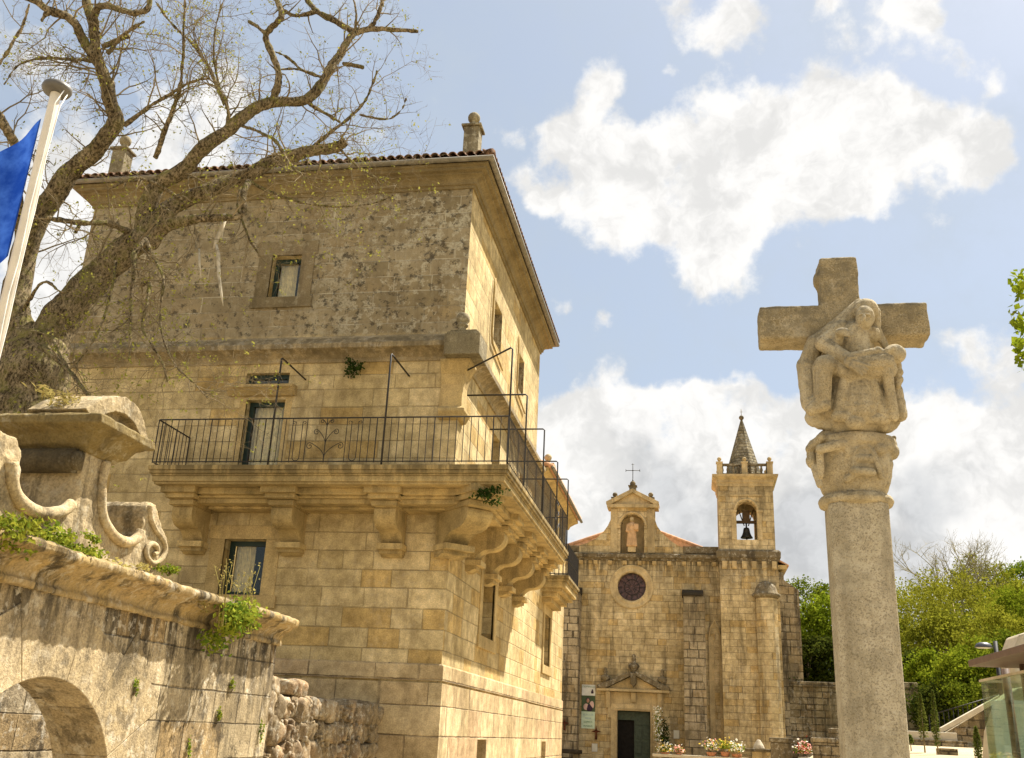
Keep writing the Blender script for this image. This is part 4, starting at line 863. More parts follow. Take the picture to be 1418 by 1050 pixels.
    def twig(p, d, L, r, gen):
        n = max(3, int(L/.14)); pts = [p]; rad = [r]; q = p.copy(); d = d.normalized()
        for i in range(n):
            d = (d+Vector((rng.gauss(0, .24), rng.gauss(0, .24), rng.gauss(0, .24)+(.05 if gen < 3 else .02)))).normalized(); q = q+d*(L/n); pts.append(q.copy()); rad.append(r*(1-.75*(i+1)/n))
        tw.tube(pts, rad, 4 if gen < 3 else 3, gen < 3, False)
        if gen < 3:
            k = int(L*(6.6 if gen == 1 else 8.5))+1
            for _ in range(k):
                i = rng.randrange(1, len(pts)); t = (pts[i]-pts[i-1]).normalized(); a = t.orthogonal(); a = Matrix.Rotation(rng.random()*6.283, 3, t) @ a
                nd = t*rng.uniform(.3, .8)+a*rng.uniform(.6, 1.0); twig(pts[i], nd, L*rng.uniform(.28, .55), max(.0022, rad[i]*.62), gen+1)
        else:
            if rng.random() < .11: buds.append(pts[-1])
            if rng.random() < .05: buds.append(pts[len(pts)//2])
        if gen == 2 and rng.random() < .4: buds.append(pts[-1])
    lo = ('N', 'O', 'P', 'V', 'X2', 'X3', 'X5', 'S', 'U', 'W')
    dens = dict(A=6, A1=22, A2=24, B=34, C=6, I=18, J=20, K=12, M=14, E=8, E2=6, S=16, U=12, N=15, O=15, P=14, H=7, B1=10, B3=10, F=8, Q=9, W=9, V=9, X1=9, X5=8, X2=6, X3=6, B4=7, A1l=5, A1ll=4, A1r=4, A1u=6, A2b=5, B2=3, D=4, G=3)
    for nm, Q, q in paths:
        for _ in range(dens.get(nm, 0)):
            i = rng.randrange(max(2, int(len(Q)*.18)), len(Q)-1); t = (Q[i+1]-Q[i]).normalized(); a = Matrix.Rotation(rng.random()*6.283, 3, t) @ t.orthogonal().normalized()
            if nm in lo: a.z -= rng.uniform(0, .5)
            elif nm in ('A2', 'A'): a.z += rng.uniform(-.9, .9)
            else: a.z += rng.uniform(-.1, .8)
            d = a+t*rng.uniform(.2, .9)
            Lg = rng.uniform(.5, 1.35) if nm not in ('C', 'A1l', 'A1ll', 'A1r', 'A1u', 'B2', 'D', 'E2') else rng.uniform(.25, .6)
            twig(Q[i]+a.normalized()*q[i]*.7, d, Lg, min(.016, max(.006, q[i]*.4)), 1)
    kind(tw.build('twigs', 'twig', T), 'stuff')
    pts = []
    for b in buds:
        for _ in range(rng.randrange(2, 5)): pts.append(b+Vector((rng.gauss(0, .03), rng.gauss(0, .03), rng.gauss(0, .03))))
    kind(MB().leaves(pts, .045, rng, .5).build('leaves', 'buds', T), 'stuff')
    # moss clumps along the big limb
big_tree()

# ------------------------------------------------------------------ stone cross on its shaft
def cross():
    Y0 = 6.2; cx = .978
    T = thing('stone_cross', (cx, Y0, 0), 'granite wayside cross with carved seated mother and dead son on an eight sided shaft', 'cross')
    m = MB(); w = .172; ch = .055
    oct_ = [(cx-w+ch, Y0-w), (cx+w-ch, Y0-w), (cx+w, Y0-w+ch), (cx+w, Y0+w-ch), (cx+w-ch, Y0+w), (cx-w+ch, Y0+w), (cx-w, Y0+w-ch), (cx-w, Y0-w+ch)]
    m.prism(oct_, 'z', .45, 2.99); o = m.build('shaft', 'granite', T, bevel=.012)
    m = MB(); m.box(cx-.5, cx+.5, Y0-.5, Y0+.5, .0, .25); m.box(cx-.33, cx+.33, Y0-.33, Y0+.33, .25, .45); m.build('base', 'granite', T, bevel=.02)
    # capital
    yf = Y0-.2
    def p(px, py, Y=Y0-.22): return at(px, py, Y=Y)
    def pc(zx, zy, Y): return at(1040+zx/5.25, 540+zy/5.25, Y=Y)     # capital, read off an enlargement
    m = MB()
    m.lathe([(.165, 2.97), (.212, 2.99), (.222, 3.015), (.212, 3.04), (.178, 3.055), (.196, 3.09), (.222, 3.17), (.232, 3.26), (.236, 3.33)], cx, Y0, 28)
    m.lathe([(.22, 3.30), (.262, 3.34), (.268, 3.37), (.262, 3.395), (.225, 3.41)], cx, Y0, 28); m.lathe([(.20, 3.38), (.21, 3.44), (.17, 3.475)], cx, Y0, 24)
    yq = Y0-.225
    yq = Y0-.222
    m.caps(pc(505, 430, yq), pc(690, 390, yq), .030, .034); m.caps(pc(690, 400, yq), pc(705, 470, yq+.005), .026, .018)
    m.caps(pc(500, 470, yq+.03), pc(510, 620, yq+.045), .024, .02); m.caps(pc(435, 470, Y0-.13), pc(500, 690, Y0-.16), .028, .022); m.sphere(pc(440, 520, Y0-.13), (.035, .04, .045)); m.caps(pc(430, 430, Y0-.14), pc(510, 350, Y0-.19), .030, .030)
    A = [pc(745, 540, yq+.005), pc(750, 460, yq), pc(785, 412, yq), pc(850, 410, yq), pc(895, 470, yq), pc(925, 560, yq+.01), pc(950, 640, yq+.03)]
    for a, b in zip(A, A[1:]): m.caps(a, b, .017, .017)
    m.caps(pc(800, 455, yq+.01), pc(840, 455, yq+.01), .020, .020); m.caps(pc(780, 500, yq), pc(860, 500, yq), .024, .024); m.caps(pc(750, 590, yq-.01), pc(880, 600, yq-.01), .028, .026); m.caps(pc(700, 650, yq+.02), pc(760, 610, yq), .022, .022)
    m.caps(pc(930, 430, yq+.03), pc(990, 400, yq+.10), .04, .04); m.sphere(pc(1030, 450, yq+.15), (.040, .05, .05)); m.caps(pc(1020, 370, yq+.16), pc(1040, 350, yq+.16), .022, .016); m.caps(pc(1000, 540, yq+.13), pc(985, 690, yq+.13), .03, .022)
    o = m.build('capital', 'granite_fig', T); carve(o, .0055, 1, .008, .04)
    # the cross itself
    m = MB(); th = .115; ang = R(2.0)
    def arm(x0, x1, z0, z1, y0=Y0-th, y1=Y0+th): m.box(x0, x1, y0, y1, z0, z1)
    arm(.445, 1.487, 4.065, 4.300); arm(.845, 1.082, 3.44, 4.64); m.box(.80, .86, Y0-.09, Y0+.09, 4.50, 4.60) if False else None
    m.sphere((.842, Y0, 4.52), (.03, .09, .06)); o = m.build('cross_arms', 'granite_old', T); carve(o, .013, 5, .018, .09)
    # carved group: mother seated, son lying across her knees
    K = 4.772
    def g(zx, zy, dep): return at(1090+zx/K, 390+zy/K, Y=Y0-th-dep*1.45+.02)
    m = MB()
    def C(a, b, ra, rb): m.caps(a, b, ra, rb)
    # seat and cloak mass
    C(g(430, 880, .02), g(430, 600, .02), .19, .17); C(g(420, 520, .0), g(440, 360, .02), .15, .12); C(g(300, 880, .0), g(640, 900, .0), .10, .10)
    C(g(170, 800, .0), g(140, 560, .0), .075, .075); C(g(140, 560, .0), g(180, 410, .02), .07, .055); C(g(180, 410, .02), g(330, 290, .03), .05, .045); C(g(330, 290, .03), g(480, 165, .06), .045, .05)
    C(g(230, 890, .02), g(200, 820, .02), .085, .08); C(g(690, 900, .02), g(700, 760, .03), .06, .05)
    # torso, neck, veiled head
    C(g(440, 470, .07), g(450, 350, .08), .10, .085); C(g(360, 330, .06), g(560, 350, .06), .06, .055); C(g(500, 300, .10), g(515, 250, .11), .045, .045)
    m.sphere(g(515, 235, .13), (.058, .055, .076), 16, 12); m.sphere(g(520, 190, .08), (.078, .075, .075), 16, 12)
    C(g(585, 200, .05), g(590, 320, .05), .032, .03); C(g(590, 320, .05), g(650, 430, .05), .03, .022); C(g(445, 200, .06), g(385, 265, .05), .04, .045)
    m.sphere(g(508, 238, .188), (.012, .016, .022), 8, 6); C(g(492, 262, .175), g(525, 263, .175), .008, .008); C(g(480, 218, .172), g(500, 216, .178), .008, .008); C(g(520, 216, .178), g(545, 220, .172), .008, .008)
    # her near arm: shoulder, elbow, forearm, hand on the body
    C(g(360, 310, .07), g(235, 410, .10), .055, .050); C(g(235, 410, .10), g(390, 505, .17), .050, .040); 
    # the other hand on the breast
    C(g(330, 400, .12), g(350, 340, .15), .035, .03); m.sphere(g(365, 335, .165), (.045, .025, .030))
    for k in range(4): C(g(370+k*4, 322+k*11, .172), g(405+k*2, 330+k*11, .178), .009, .007)
    # large hand spread over the hip: five fingers
    m.sphere(g(425, 535, .20), (.048, .030, .040))
    for k, (ex, ey) in enumerate(((540, 560), (532, 585), (518, 605), (495, 620))): C(g(440+k*-6, 530+k*10, .215), g(ex, ey, .205), .013, .009)
    C(g(405, 505, .215), g(455, 500, .215), .013, .010)
    # knees, lap drapery, lower legs
    C(g(300, 560, .06), g(250, 560, .15), .075, .070); C(g(600, 560, .06), g(660, 580, .14), .075, .062); C(g(300, 560, .12), g(430, 610, .15), .055, .05); C(g(430, 610, .15), g(600, 580, .15), .05, .055)
    C(g(245, 560, .16), g(235, 790, .13), .052, .050); C(g(205, 570, .12), g(215, 780, .10), .035, .035); C(g(235, 790, .13), g(160, 850, .12), .048, .038); C(g(160, 850, .12), g(250, 820, .14), .03, .04)
    C(g(380, 660, .13), g(340, 860, .12), .035, .04); C(g(560, 650, .13), g(640, 880, .12), .035, .04); C(g(400, 650, .12), g(590, 640, .12), .05, .05); C(g(470, 700, .10), g(480, 850, .10), .10, .11); C(g(330, 890, .13), g(650, 910, .12), .035, .035)
    C(g(560, 700, .09), g(620, 850, .09), .07, .08); C(g(360, 700, .08), g(320, 850, .08), .06, .07)
    m.sphere(g(450, 930, .13), (.06, .05, .045)); C(g(280, 930, .04), g(620, 940, .04), .055, .06); C(g(180, 900, .0), g(280, 940, .0), .06, .05)
    # the son: trunk over the lap, head fallen back, arms
    C(g(460, 555, .17), g(640, 540, .16), .055, .065); C(g(400, 500, .19), g(600, 462, .17), .028, .026); C(g(600, 462, .17), g(650, 500, .16), .03, .04)
    m.sphere(g(710, 480, .14), (.068, .06, .062), 16, 12); C(g(650, 510, .14), g(690, 500, .14), .045, .045); C(g(665, 460, .18), g(700, 440, .17), .02, .02)
    C(g(655, 560, .17), g(675, 700, .15), .036, .032); C(g(675, 700, .15), g(700, 850, .14), .032, .030); m.sphere(g(708, 880, .14), (.03, .025, .045))
    C(g(725, 550, .09), g(730, 680, .09), .030, .024); m.sphere(g(735, 600, .09), (.03, .03, .03)); m.sphere(g(738, 650, .09), (.028, .03, .03)); C(g(720, 720, .06), g(745, 880, .06), .04, .045)
    o = m.build('carved_group', 'granite_fig', T); carve(o, .0050, 1, .006, .03)
cross()
# ------------------------------------------------------------------ church
YC = 50.0
def church():
    T = thing('church', (-2, 52, 0), 'old ochre stone church with scrolled gable, round window and square bell tower', 'church')
    def q(px, py, Y=YC): p = at(px, py, Y=Y); return (p.x, p.z)
    # nave front with openings for door and rose window
    cx, cz, rr = -3.08, 8.72, .70
    dx0, dx1, dz = -3.74, -2.17, 2.84
    hole = [(cx+rr*math.cos(R(a)), cz+rr*math.sin(R(a))) for a in range(0, 360, 10)]
    m = MB()
    # left and right halves around the round hole
    L, Rr, top = -7.6, 1.25, 10.02
    up = [(cx+rr*math.cos(R(a)), cz+rr*math.sin(R(a))) for a in range(90, 271, 10)]
    m.prism([(L, 0), (dx0, 0), (dx0, dz), (cx, dz)]+up[::-1]+[(cx, top), (L, top)], 'y', YC, YC+.6)
    dn = [(cx+rr*math.cos(R(a)), cz+rr*math.sin(R(a))) for a in range(-90, 91, 10)]
    m.prism([(dx1, 0), (Rr, 0), (Rr, top), (cx, top)]+dn[::-1]+[(cx, dz), (dx1, dz)], 'y', YC, YC+.6)
    m.box(L, Rr, YC+.6, 74, 0, 10.0); m.build('nave_wall', 'church', T)
    m = MB(); m.lathe([(rr+.02, 0), (rr+.02, -.02), (rr+.10, -.05), (rr+.14, -.03), (rr+.26, -.03), (rr+.30, -.06), (rr+.38, -.06), (rr+.40, 0)], 0, 0, 40)
    m.v = [(cx+x, YC+z, cz+y) for x, y, z in m.v]; m.f = [f for f in m.f if len(f) < 10]; m.sm = m.sm[:len(m.f)]; m.build('window_ring', 'ctrim', T)
    m = MB(); m.lathe([(rr+.01, .03), (rr+.01, .0)], 0, 0, 40); m.v = [(cx+x, YC+.28+z, cz+y) for x, y, z in m.v]; w = m.build('rose_window', 'rose', T)
    m = MB()
    for k in range(12): a = R(k*30); m.tube([(cx+.1*math.cos(a), YC+.26, cz+.1*math.sin(a)), (cx+rr*math.cos(a), YC+.26, cz+rr*math.sin(a))], .009, 4)
    for r_ in (.38,): m.tube([(cx+r_*math.cos(R(k*15)), YC+.26, cz+r_*math.sin(R(k*15))) for k in range(25)], .016, 4)
    m.build('tracery', 'iron', w)
    # cornice with small corbels, parapet
    m = MB(); m.sweep([(-7.6, YC), (1.22, YC)], [(-.1, 10.00), (.06, 10.00), (.10, 10.10), (.24, 10.14), (.26, 10.30), (.20, 10.34), (-.1, 10.40)]); m.build('cornice', 'cdark', T, bevel=.02)
    for k in range(12):
        x = -7.2+k*.735
        if x > 1: break
        m = MB(); m.prism([(YC+.02, 9.78), (YC-.10, 9.82), (YC-.20, 9.98), (YC+.02, 9.98)], 'x', x, x+.20); m.build('corbel', 'ctrim', T, bevel=.015)
    m = MB(); m.box(-7.6, -5.75, YC-.05, YC+.5, 10.40, 10.74); m.build('parapet', 'cdark', T, bevel=.03); m = MB(); m.box(-.55, 1.2, YC-.05, YC+.5, 10.40, 10.76); m.build('parapet', 'cdark', T, bevel=.03)
    # scrolled gable with niche
    nx0, nx1, nz0, nzs = -3.66, -2.46, 10.44, 11.74; nr = (nx1-nx0)/2; nc = (nx0+nx1)/2
    narc = [(nc+nr*math.cos(R(a)), nzs+nr*math.sin(R(a))*1.05) for a in range(180, -1, -12)]
    lc = [(-4.15, 12.66), (-4.16, 12.1), (-4.30, 11.78), (-4.52, 11.46), (-4.90, 11.10), (-5.38, 10.86), (-5.9, 10.70), (-5.9, 10.38)]
    rc = [(-1.93, 12.66), (-1.92, 12.1), (-1.80, 11.76), (-1.56, 11.42), (-1.18, 11.06), (-.80, 10.80), (-.42, 10.66), (-.42, 10.38)]
    m = MB(); m.prism([(nx0, 10.38)]+[(nx0, nz0)]+narc+[(nx1, 10.38)]+rc[::-1]+[(-1.93, 12.68), (-4.15, 12.68)]+lc, 'y', YC-.02, YC+.75); m.build('gable_wall', 'church', T)
    m = MB(); m.box(nx0-.3, nx1+.3, YC+.6, YC+.74, 10.2, 12.66); m.build('niche', 'ctrim', T)
    MB().box(-4.16, -3.80, YC-.07, YC-.003, 10.40, 12.64).build('pilaster', 'ctrim', T, bevel=.01); MB().box(-2.30, -1.93, YC-.07, YC-.003, 10.40, 12.64).build('pilaster', 'ctrim', T, bevel=.01)
    m = MB(); pts = [(nc+(nr+.09)*math.cos(R(a)), nzs+(nr+.09)*math.sin(R(a))*1.05) for a in range(180, -1, -10)]
    m.tube([(x, YC-.03, z) for x, z in pts], .07, 6); m.box(nx0-.14, nx0+.0, YC-.08, YC, nzs-.10, nzs); m.box(nx1, nx1+.14, YC-.08, YC, nzs-.10, nzs); m.build('niche_arch', 'ctrim', T)
    m = MB(); ap = (-3.05, 13.62)
    m.prism([(-4.34, 12.68), (-1.74, 12.68), (-1.74, 12.86), (-4.34, 12.86)], 'y', YC-.26, YC+.8)
    m.prism([(-4.15, 12.86), (-1.95, 12.86), (ap[0], ap[1]-.14)], 'y', YC-.05, YC+.7)
    for s in (-1, 1):
        e = ap[0]+s*1.34; m.prism([(e, 12.86), (e-s*.26, 12.86), (ap[0], ap[1]-.16), (ap[0], ap[1]+.04), (e, 12.98)], 'y', YC-.27, YC+.81)
    m.build('pediment', 'ctrim', T, bevel=.01)
    m = MB(); ball_finial(m, -3.96, YC+.1, 12.98, .13, .56); m.build('ball_finial', 'cdark', T, bevel=.01)
    m = MB(); ball_finial(m, -2.13, YC+.1, 12.98, .13, .56); m.build('ball_finial', 'cdark', T, bevel=.01)
    m = MB(); ball_finial(m, -3.05, YC+.1, 13.62, .15, .52); m.build('ball_finial', 'cdark', T, bevel=.01)
    m = MB(); X, Y = -3.05, YC+.1
    m.tube([(X, Y, 14.1), (X, Y, 15.08)], .020, 6); m.tube([(X-.36, Y, 14.70), (X+.36, Y, 14.70)], .017, 6); m.sphere((X, Y, 14.70), .04, 8, 6)
    for d in ((-.36, 0), (.36, 0)): m.tube([(X+d[0], Y, 14.63), (X+d[0], Y, 14.77)], .014, 5)
    m.tube([(X-.07, Y, 15.02), (X+.07, Y, 15.02)], .014, 5); m.lathe([(.05, 14.08), (.02, 14.25)], X, Y, 8); m.build('iron_cross', 'iron', T)
    # roof behind
    m = MB(); a = q(786, 749, 51.2); b = q(842, 733, 51.2); c = q(974, 757, 51.2); ym, ye = 51.2, 74
    rx, rz = -3.0, 12.15
    m.add([(a[0]-1.2, ym, 10.5), (rx, ym, rz), (c[0]+.8, ym, 10.55), (a[0]-1.2, ye, 10.5), (rx, ye, rz), (c[0]+.8, ye, 10.55)], [(0, 1, 4, 3), (1, 2, 5, 4), (0, 2, 1)])
    y = ym+.05
    while y < 60:
        m.tube([(a[0]-1.2, y, 10.54), (rx, y, rz+.04)], .10, 6); m.tube([(c[0]+.8, y, 10.59), (rx, y, rz+.04)], .10, 6); y += .28
    m.build('tile_roof', 'tile_new', T)
    # door frame, door, pediment with urns
    m = MB()
    for x0, x1 in ((dx0-.30, dx0), (dx1, dx1+.30)): m.box(x0, x1, YC-.12, YC+.1, 0, dz)
    m.box(dx0-.30, dx1+.30, YC-.12, YC+.1, dz, dz+.30); m.box(dx0-.46, dx0-.30, YC-.10, YC+.05, dz-.35, dz+.30); m.box(dx1+.30, dx1+.46, YC-.10, YC+.05, dz-.35, dz+.30)
    m.box(dx0-.10, dx0-.04, YC-.15, YC, 0, dz); m.box(dx1+.04, dx1+.10, YC-.15, YC, 0, dz); m.box(dx0-.10, dx1+.10, YC-.15, YC, dz+.04, dz+.10); m.build('door_frame', 'ctrim', T, bevel=.01)
    m = MB(); m.box(dx0-.62, dx1+.62, YC-.06, YC+.05, dz+.30, dz+.84); m.build('frieze', 'ctrim', T, bevel=.01)
    for x in (dx0-.55, dx1+.33):
        m = MB(); m.prism([(YC, dz+.05), (YC-.10, dz+.10), (YC-.16, dz+.3), (YC-.30, dz+.84), (YC, dz+.84)], 'x', x, x+.22); m.build('console', 'ctrim', T, bevel=.02)
    m = MB(); m.prism([(YC-.02, dz+.34), (YC-.12, dz+.40), (YC-.24, dz+.84), (YC-.02, dz+.84)], 'x', -3.08, -2.84); m.build('keystone', 'ctrim', T, bevel=.02)
    m = MB(); m.box(-4.72, -1.24, YC-.38, YC+.1, 3.70, 3.82); ap = (-2.97, 4.62)
    m.prism([(-4.3, 3.82), (-1.66, 3.82), (ap[0], ap[1]-.15)], 'y', YC-.12, YC+.1); m.build('pediment', 'ctrim', T, bevel=.015)
    m = MB()
    for s in (-1, 1):
        e = ap[0]+s*1.74; pts = [(e, 3.82), (e-s*.4, 3.82), (ap[0]+s*.10, ap[1]-.18), (ap[0]+s*.10, ap[1]+.02), (ap[0]+s*.5, ap[1]-.12), (ap[0]+s*1.1, ap[1]-.42), (e, 3.96)]; m.prism(pts, 'y', YC-.42, YC+.1)
    m.prism([(ap[0]-.14, ap[1]-.55), (ap[0], ap[1]-.72), (ap[0]+.14, ap[1]-.55), (ap[0]+.13, ap[1]-.05), (ap[0]-.13, ap[1]-.05)], 'y', YC-.46, YC-.1); m.build('raking_cornice', 'cdark', T, bevel=.02)
    for (x, z0, s) in ((-4.32, 4.02, .85), (-2.95, 4.55, 1.0), (-1.60, 4.02, .85)):
        m = MB(); m.lathe([(.12*s, z0), (.14*s, z0+.06*s), (.08*s, z0+.12*s), (.24*s, z0+.24*s), (.28*s, z0+.34*s), (.22*s, z0+.44*s), (.10*s, z0+.50*s), (.09*s, z0+.60*s), (.12*s, z0+.66*s), (.07*s, z0+.74*s), (.10*s, z0+.80*s), (.05*s, z0+.90*s)], x, YC-.2, 12); m.build('urn', 'cdark', T)
    m = MB(); m.box(dx0, dx1, YC+.35, YC+.42, 0, dz); db = m.build('door_back', 'room', T)
    m = MB(); x0 = -2.95
    m.box(x0, dx1, YC+.20, YC+.27, 0, dz-.02); m.box(dx0, x0, YC+.20, YC+.27, dz-.42, dz-.02)
    for z in (.3, .95, 1.6): m.box(x0+.06, x0+.36, YC+.17, YC+.20, z, z+.5); m.box(x0+.42, dx1-.04, YC+.17, YC+.20, z, z+.5)
    m.box(x0+.06, dx1-.06, YC+.17, YC+.20, dz-.62, dz-.1); m.build('door', 'doorgreen', T, bevel=.01)
    # buttresses
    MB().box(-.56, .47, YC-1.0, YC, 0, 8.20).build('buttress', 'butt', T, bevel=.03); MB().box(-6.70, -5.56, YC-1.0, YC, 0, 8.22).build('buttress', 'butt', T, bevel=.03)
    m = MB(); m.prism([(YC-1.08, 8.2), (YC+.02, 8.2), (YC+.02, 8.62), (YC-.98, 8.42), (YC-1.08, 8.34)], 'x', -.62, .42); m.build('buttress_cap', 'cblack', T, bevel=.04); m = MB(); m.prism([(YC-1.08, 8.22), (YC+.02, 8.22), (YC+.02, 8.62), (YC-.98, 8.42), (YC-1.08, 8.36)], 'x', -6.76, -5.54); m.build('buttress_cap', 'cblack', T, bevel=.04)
    m = MB(); m.box(.62, .86, YC-.10, YC, 0, 6.4); m.box(1.10, 1.22, YC-.10, YC, 0, 6.4)
    m.tube([(.64, YC-.03, 6.3), (.72, YC-.03, 6.8), (.92, YC-.03, 7.2), (1.10, YC-.03, 6.8), (1.20, YC-.03, 6.3)], .06, 6); m.build('blind_lancet', 'ctrim', T)
    # bell tower
    tx0, tx1, ty0, ty1 = 1.22, 3.98, YC-.75, YC+2.0
    m = MB(); m.box(tx0, tx1, ty0, ty1, 0, 9.96); m.build('tower_base', 'church', T)
    ring = [(tx0, ty1), (tx0, ty0), (tx1, ty0), (tx1, ty1)]
    m = MB(); m.sweep(ring, [(-.1, 9.94), (.03, 9.94), (.06, 10.06), (.14, 10.10), (.15, 10.40), (.05, 10.50), (-.1, 10.52)]); m.box(tx0+.05, tx1-.05, ty0+.05, ty1, 10.3, 10.51); m.build('tower_band', 'cdark', T, bevel=.02)
    for k in range(6):
        x = tx0+.12+k*.47; m = MB(); m.prism([(ty0+.01, 9.56), (ty0-.08, 9.62), (ty0-.10, 9.94), (ty0+.01, 9.94)], 'x', x, x+.22); m.build('corbel', 'ctrim', T, bevel=.01)
    bx0, bx1, by0, by1 = 1.24, 3.90, ty0+.04, ty1-.04; oz0, ozs = 11.0, 12.42; ox0, ox1 = 2.09, 3.08; oc = (ox0+ox1)/2; orr = (ox1-ox0)/2
    oarc = [(oc+orr*math.cos(R(a)), ozs+orr*math.sin(R(a))) for a in range(180, -1, -12)]
    m = MB(); front = [(bx0, 10.5), (bx0, 13.74), (bx1, 13.74), (bx1, 10.5), (ox1, 10.5), (ox1, ozs)]+oarc[::-1][1:]+[(ox0, oz0), (ox0, 10.5)]
    for y0, y1 in ((by0, by0+.55), (by1-.55, by1)):
        m.prism([(bx0, 10.5), (ox0, 10.5), (ox0, ozs)]+oarc[1:-1]+[(ox1, ozs), (ox1, 10.5), (bx1, 10.5), (bx1, 13.74), (bx0, 13.74)], 'y', y0, y1); m.box(ox0, ox1, y0, y1, 10.5, oz0)
    yc_ = (by0+by1)/2
    for x0, x1 in ((bx0, bx0+.5), (bx1-.5, bx1)):
        m.box(x0, x1, by0+.55, yc_-.3, 10.5, 13.74); m.box(x0, x1, yc_+.3, by1-.55, 10.5, 13.74); m.box(x0, x1, yc_-.3, yc_+.3, 12.6, 13.74)
    m.box(bx0+.02, bx1-.02, by0+.02, by1-.02, 13.5, 13.72); m.build('belfry', 'church', T)
    m = MB()
    for x in (ox0-.24, ox1+.02): m.box(x, x+.22, by0-.04, by0+.02, oz0, 12.36); m.box(x-.03, x+.26, by0-.07, by0+.02, 12.36, 12.48)
    m.box(ox0-.30, ox1+.30, by0-.06, by0+.02, 13.16, 13.26)
    m.tube([(oc+(orr+.06)*math.cos(R(a)), by0-.0, ozs+.04+(orr+.06)*math.sin(R(a))) for a in range(0, 181, 12)], .06, 6); m.build('arch_trim', 'ctrim', T)
    m = MB(); m.sweep([(bx0, by1), (bx0, by0), (bx1, by0), (bx1, by1), (bx0, by1+.0)], [(-.1, 13.68), (.03, 13.68), (.04, 13.82), (.08, 13.86), (.08, 14.0), (.16, 14.06), (.26, 14.14), (.28, 14.24), (-.1, 14.26)]); m.box(bx0+.05, bx1-.05, by0+.05, by1-.05, 14.0, 14.25); m.build('tower_cornice', 'ctrim', T)
    m = MB(); pts = [(bx0+.1, by0+.06), (bx1-.1, by0+.06), (bx1-.1, by1-.06), (bx0+.1, by1-.06)]
    for i in range(4):
        a = Vector((*pts[i], 0)); b = Vector((*pts[(i+1) % 4], 0)); d = (b-a)
        for k in range(9):
            p_ = a+d*(k+.5)/9; m.lathe([(.06, 14.34), (.045, 14.40), (.075, 14.52), (.045, 14.66), (.06, 14.74)], p_.x, p_.y, 8)
        lo = Vector((min(a.x, b.x)-.09, min(a.y, b.y)-.09, 0)); hi = Vector((max(a.x, b.x)+.09, max(a.y, b.y)+.09, 0))
        m.box(lo.x, hi.x, lo.y, hi.y, 14.26+.001*i, 14.34+.001*i); m.box(lo.x, hi.x, lo.y, hi.y, 14.74+.001*i, 14.84+.001*i)
    m.build('balustrade', 'cdark', T)
    for x in (bx0+.1, (bx0+bx1)/2, bx1-.1):
        for y in (by0+.06, by1-.06):
            m = MB(); m.box(x-.14, x+.14, y-.14, y+.14, 14.24, 14.86); m.box(x-.17, x+.17, y-.17, y+.17, 14.86, 14.93); m.lathe([(.08, 14.93), (.05, 15.0)], x, y, 8); m.sphere((x, y, 15.09), .11, 10, 7); m.build('ball_finial', 'ctrim', T)
    sx, sy = (bx0+bx1)/2, (by0+by1)/2
    m = MB(); m.lathe([(1.02, 14.26), (1.02, 14.34), (.055, 17.55), (.05, 17.58)], sx, sy, 8, False, R(22.5)); m.build('spire', 'spire', T)
    m = MB(); m.sphere((sx, sy, 17.68), .13, 12, 8); m.tube([(sx, sy, 17.7), (sx, sy, 18.15)], .015, 5); m.tube([(sx-.07, sy, 18.0), (sx+.07, sy, 18.0)], .012, 4); m.build('spire_ball', 'cdark', T)
    # wooden bell yoke
    m = MB(); m.box(ox0-.1, ox1+.1, by0+.75, by0+.95, 11.98, 12.10); m.box(2.42, 2.78, by0+.74, by0+.96, 12.1, 12.62)
    for s in (-1, 1): m.tube([(2.6+s*.36, by0+.85, 12.66), (2.6+s*.10, by0+.85, 11.85)], .028, 5)
    m.build('bell_yoke', 'wood', T)
    # round stair turret
    m = MB(); tx, ty = 3.36, ty0-.10; m.lathe([(.53, 0), (.51, 8.2)], tx, ty, 10, False, R(18)); m.build('stair_turret', 'church', T)
    m = MB(); m.lathe([(.52, 8.14), (.60, 8.22), (.66, 8.26), (.66, 8.36), (.58, 8.40), (.54, 8.44), (.50, 8.62), (.40, 8.80), (.22, 8.94), (.05, 9.0)], tx, ty, 20); m.build('turret_dome', 'cdark', T)
    # parts right of the tower
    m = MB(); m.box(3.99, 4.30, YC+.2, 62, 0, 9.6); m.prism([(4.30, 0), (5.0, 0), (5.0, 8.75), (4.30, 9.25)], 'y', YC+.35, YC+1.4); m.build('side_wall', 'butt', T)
    m = MB(); m.prism([(YC+.05, 9.72), (62, 9.72), (62, 9.9), (YC-.05, 9.9)], 'x', 3.99, 4.46); m.build('side_cornice', 'ctrim', T); m = MB(); m.prism([(3.99, 10.15), (4.55, 9.86), (4.55, 9.92), (3.99, 10.24)], 'y', YC-.02, 62); m.build('side_roof', 'tile_new', T)
    return T
MT['cblack'] = stone('blackened cap stone', (.075, .06, .042), (.045, .037, .027), (.10, .08, .05), coursed=False, streak=.4, streakcol=(.03, .025, .018), lichen=.4, lichcol=(.2, .17, .12), grain=.3, bump=1.0)
church()
def bell():
    by = YC-.71+.85; m = MB()
    T = thing('church_bell', (2.6, by, 11.2), 'dark bronze bell hanging in the tower arch', 'bell')
    m.lathe([(.30, 11.24), (.295, 11.28), (.24, 11.36), (.18, 11.50), (.155, 11.66), (.13, 11.74), (.03, 11.78)], 2.6, by, 20); m.build('bell_body', 'bronze', T)
    m = MB(); m.tube([(2.6, by, 11.7), (2.6, by, 11.2)], .02, 5); m.sphere((2.6, by, 11.2), .045, 8, 6); m.build('clapper', 'iron', T)
    m = MB(); m.tube([(2.6, by, 11.76), (2.6, by, 12.0)], .045, 6); m.build('hanger', 'iron', T)
bell()
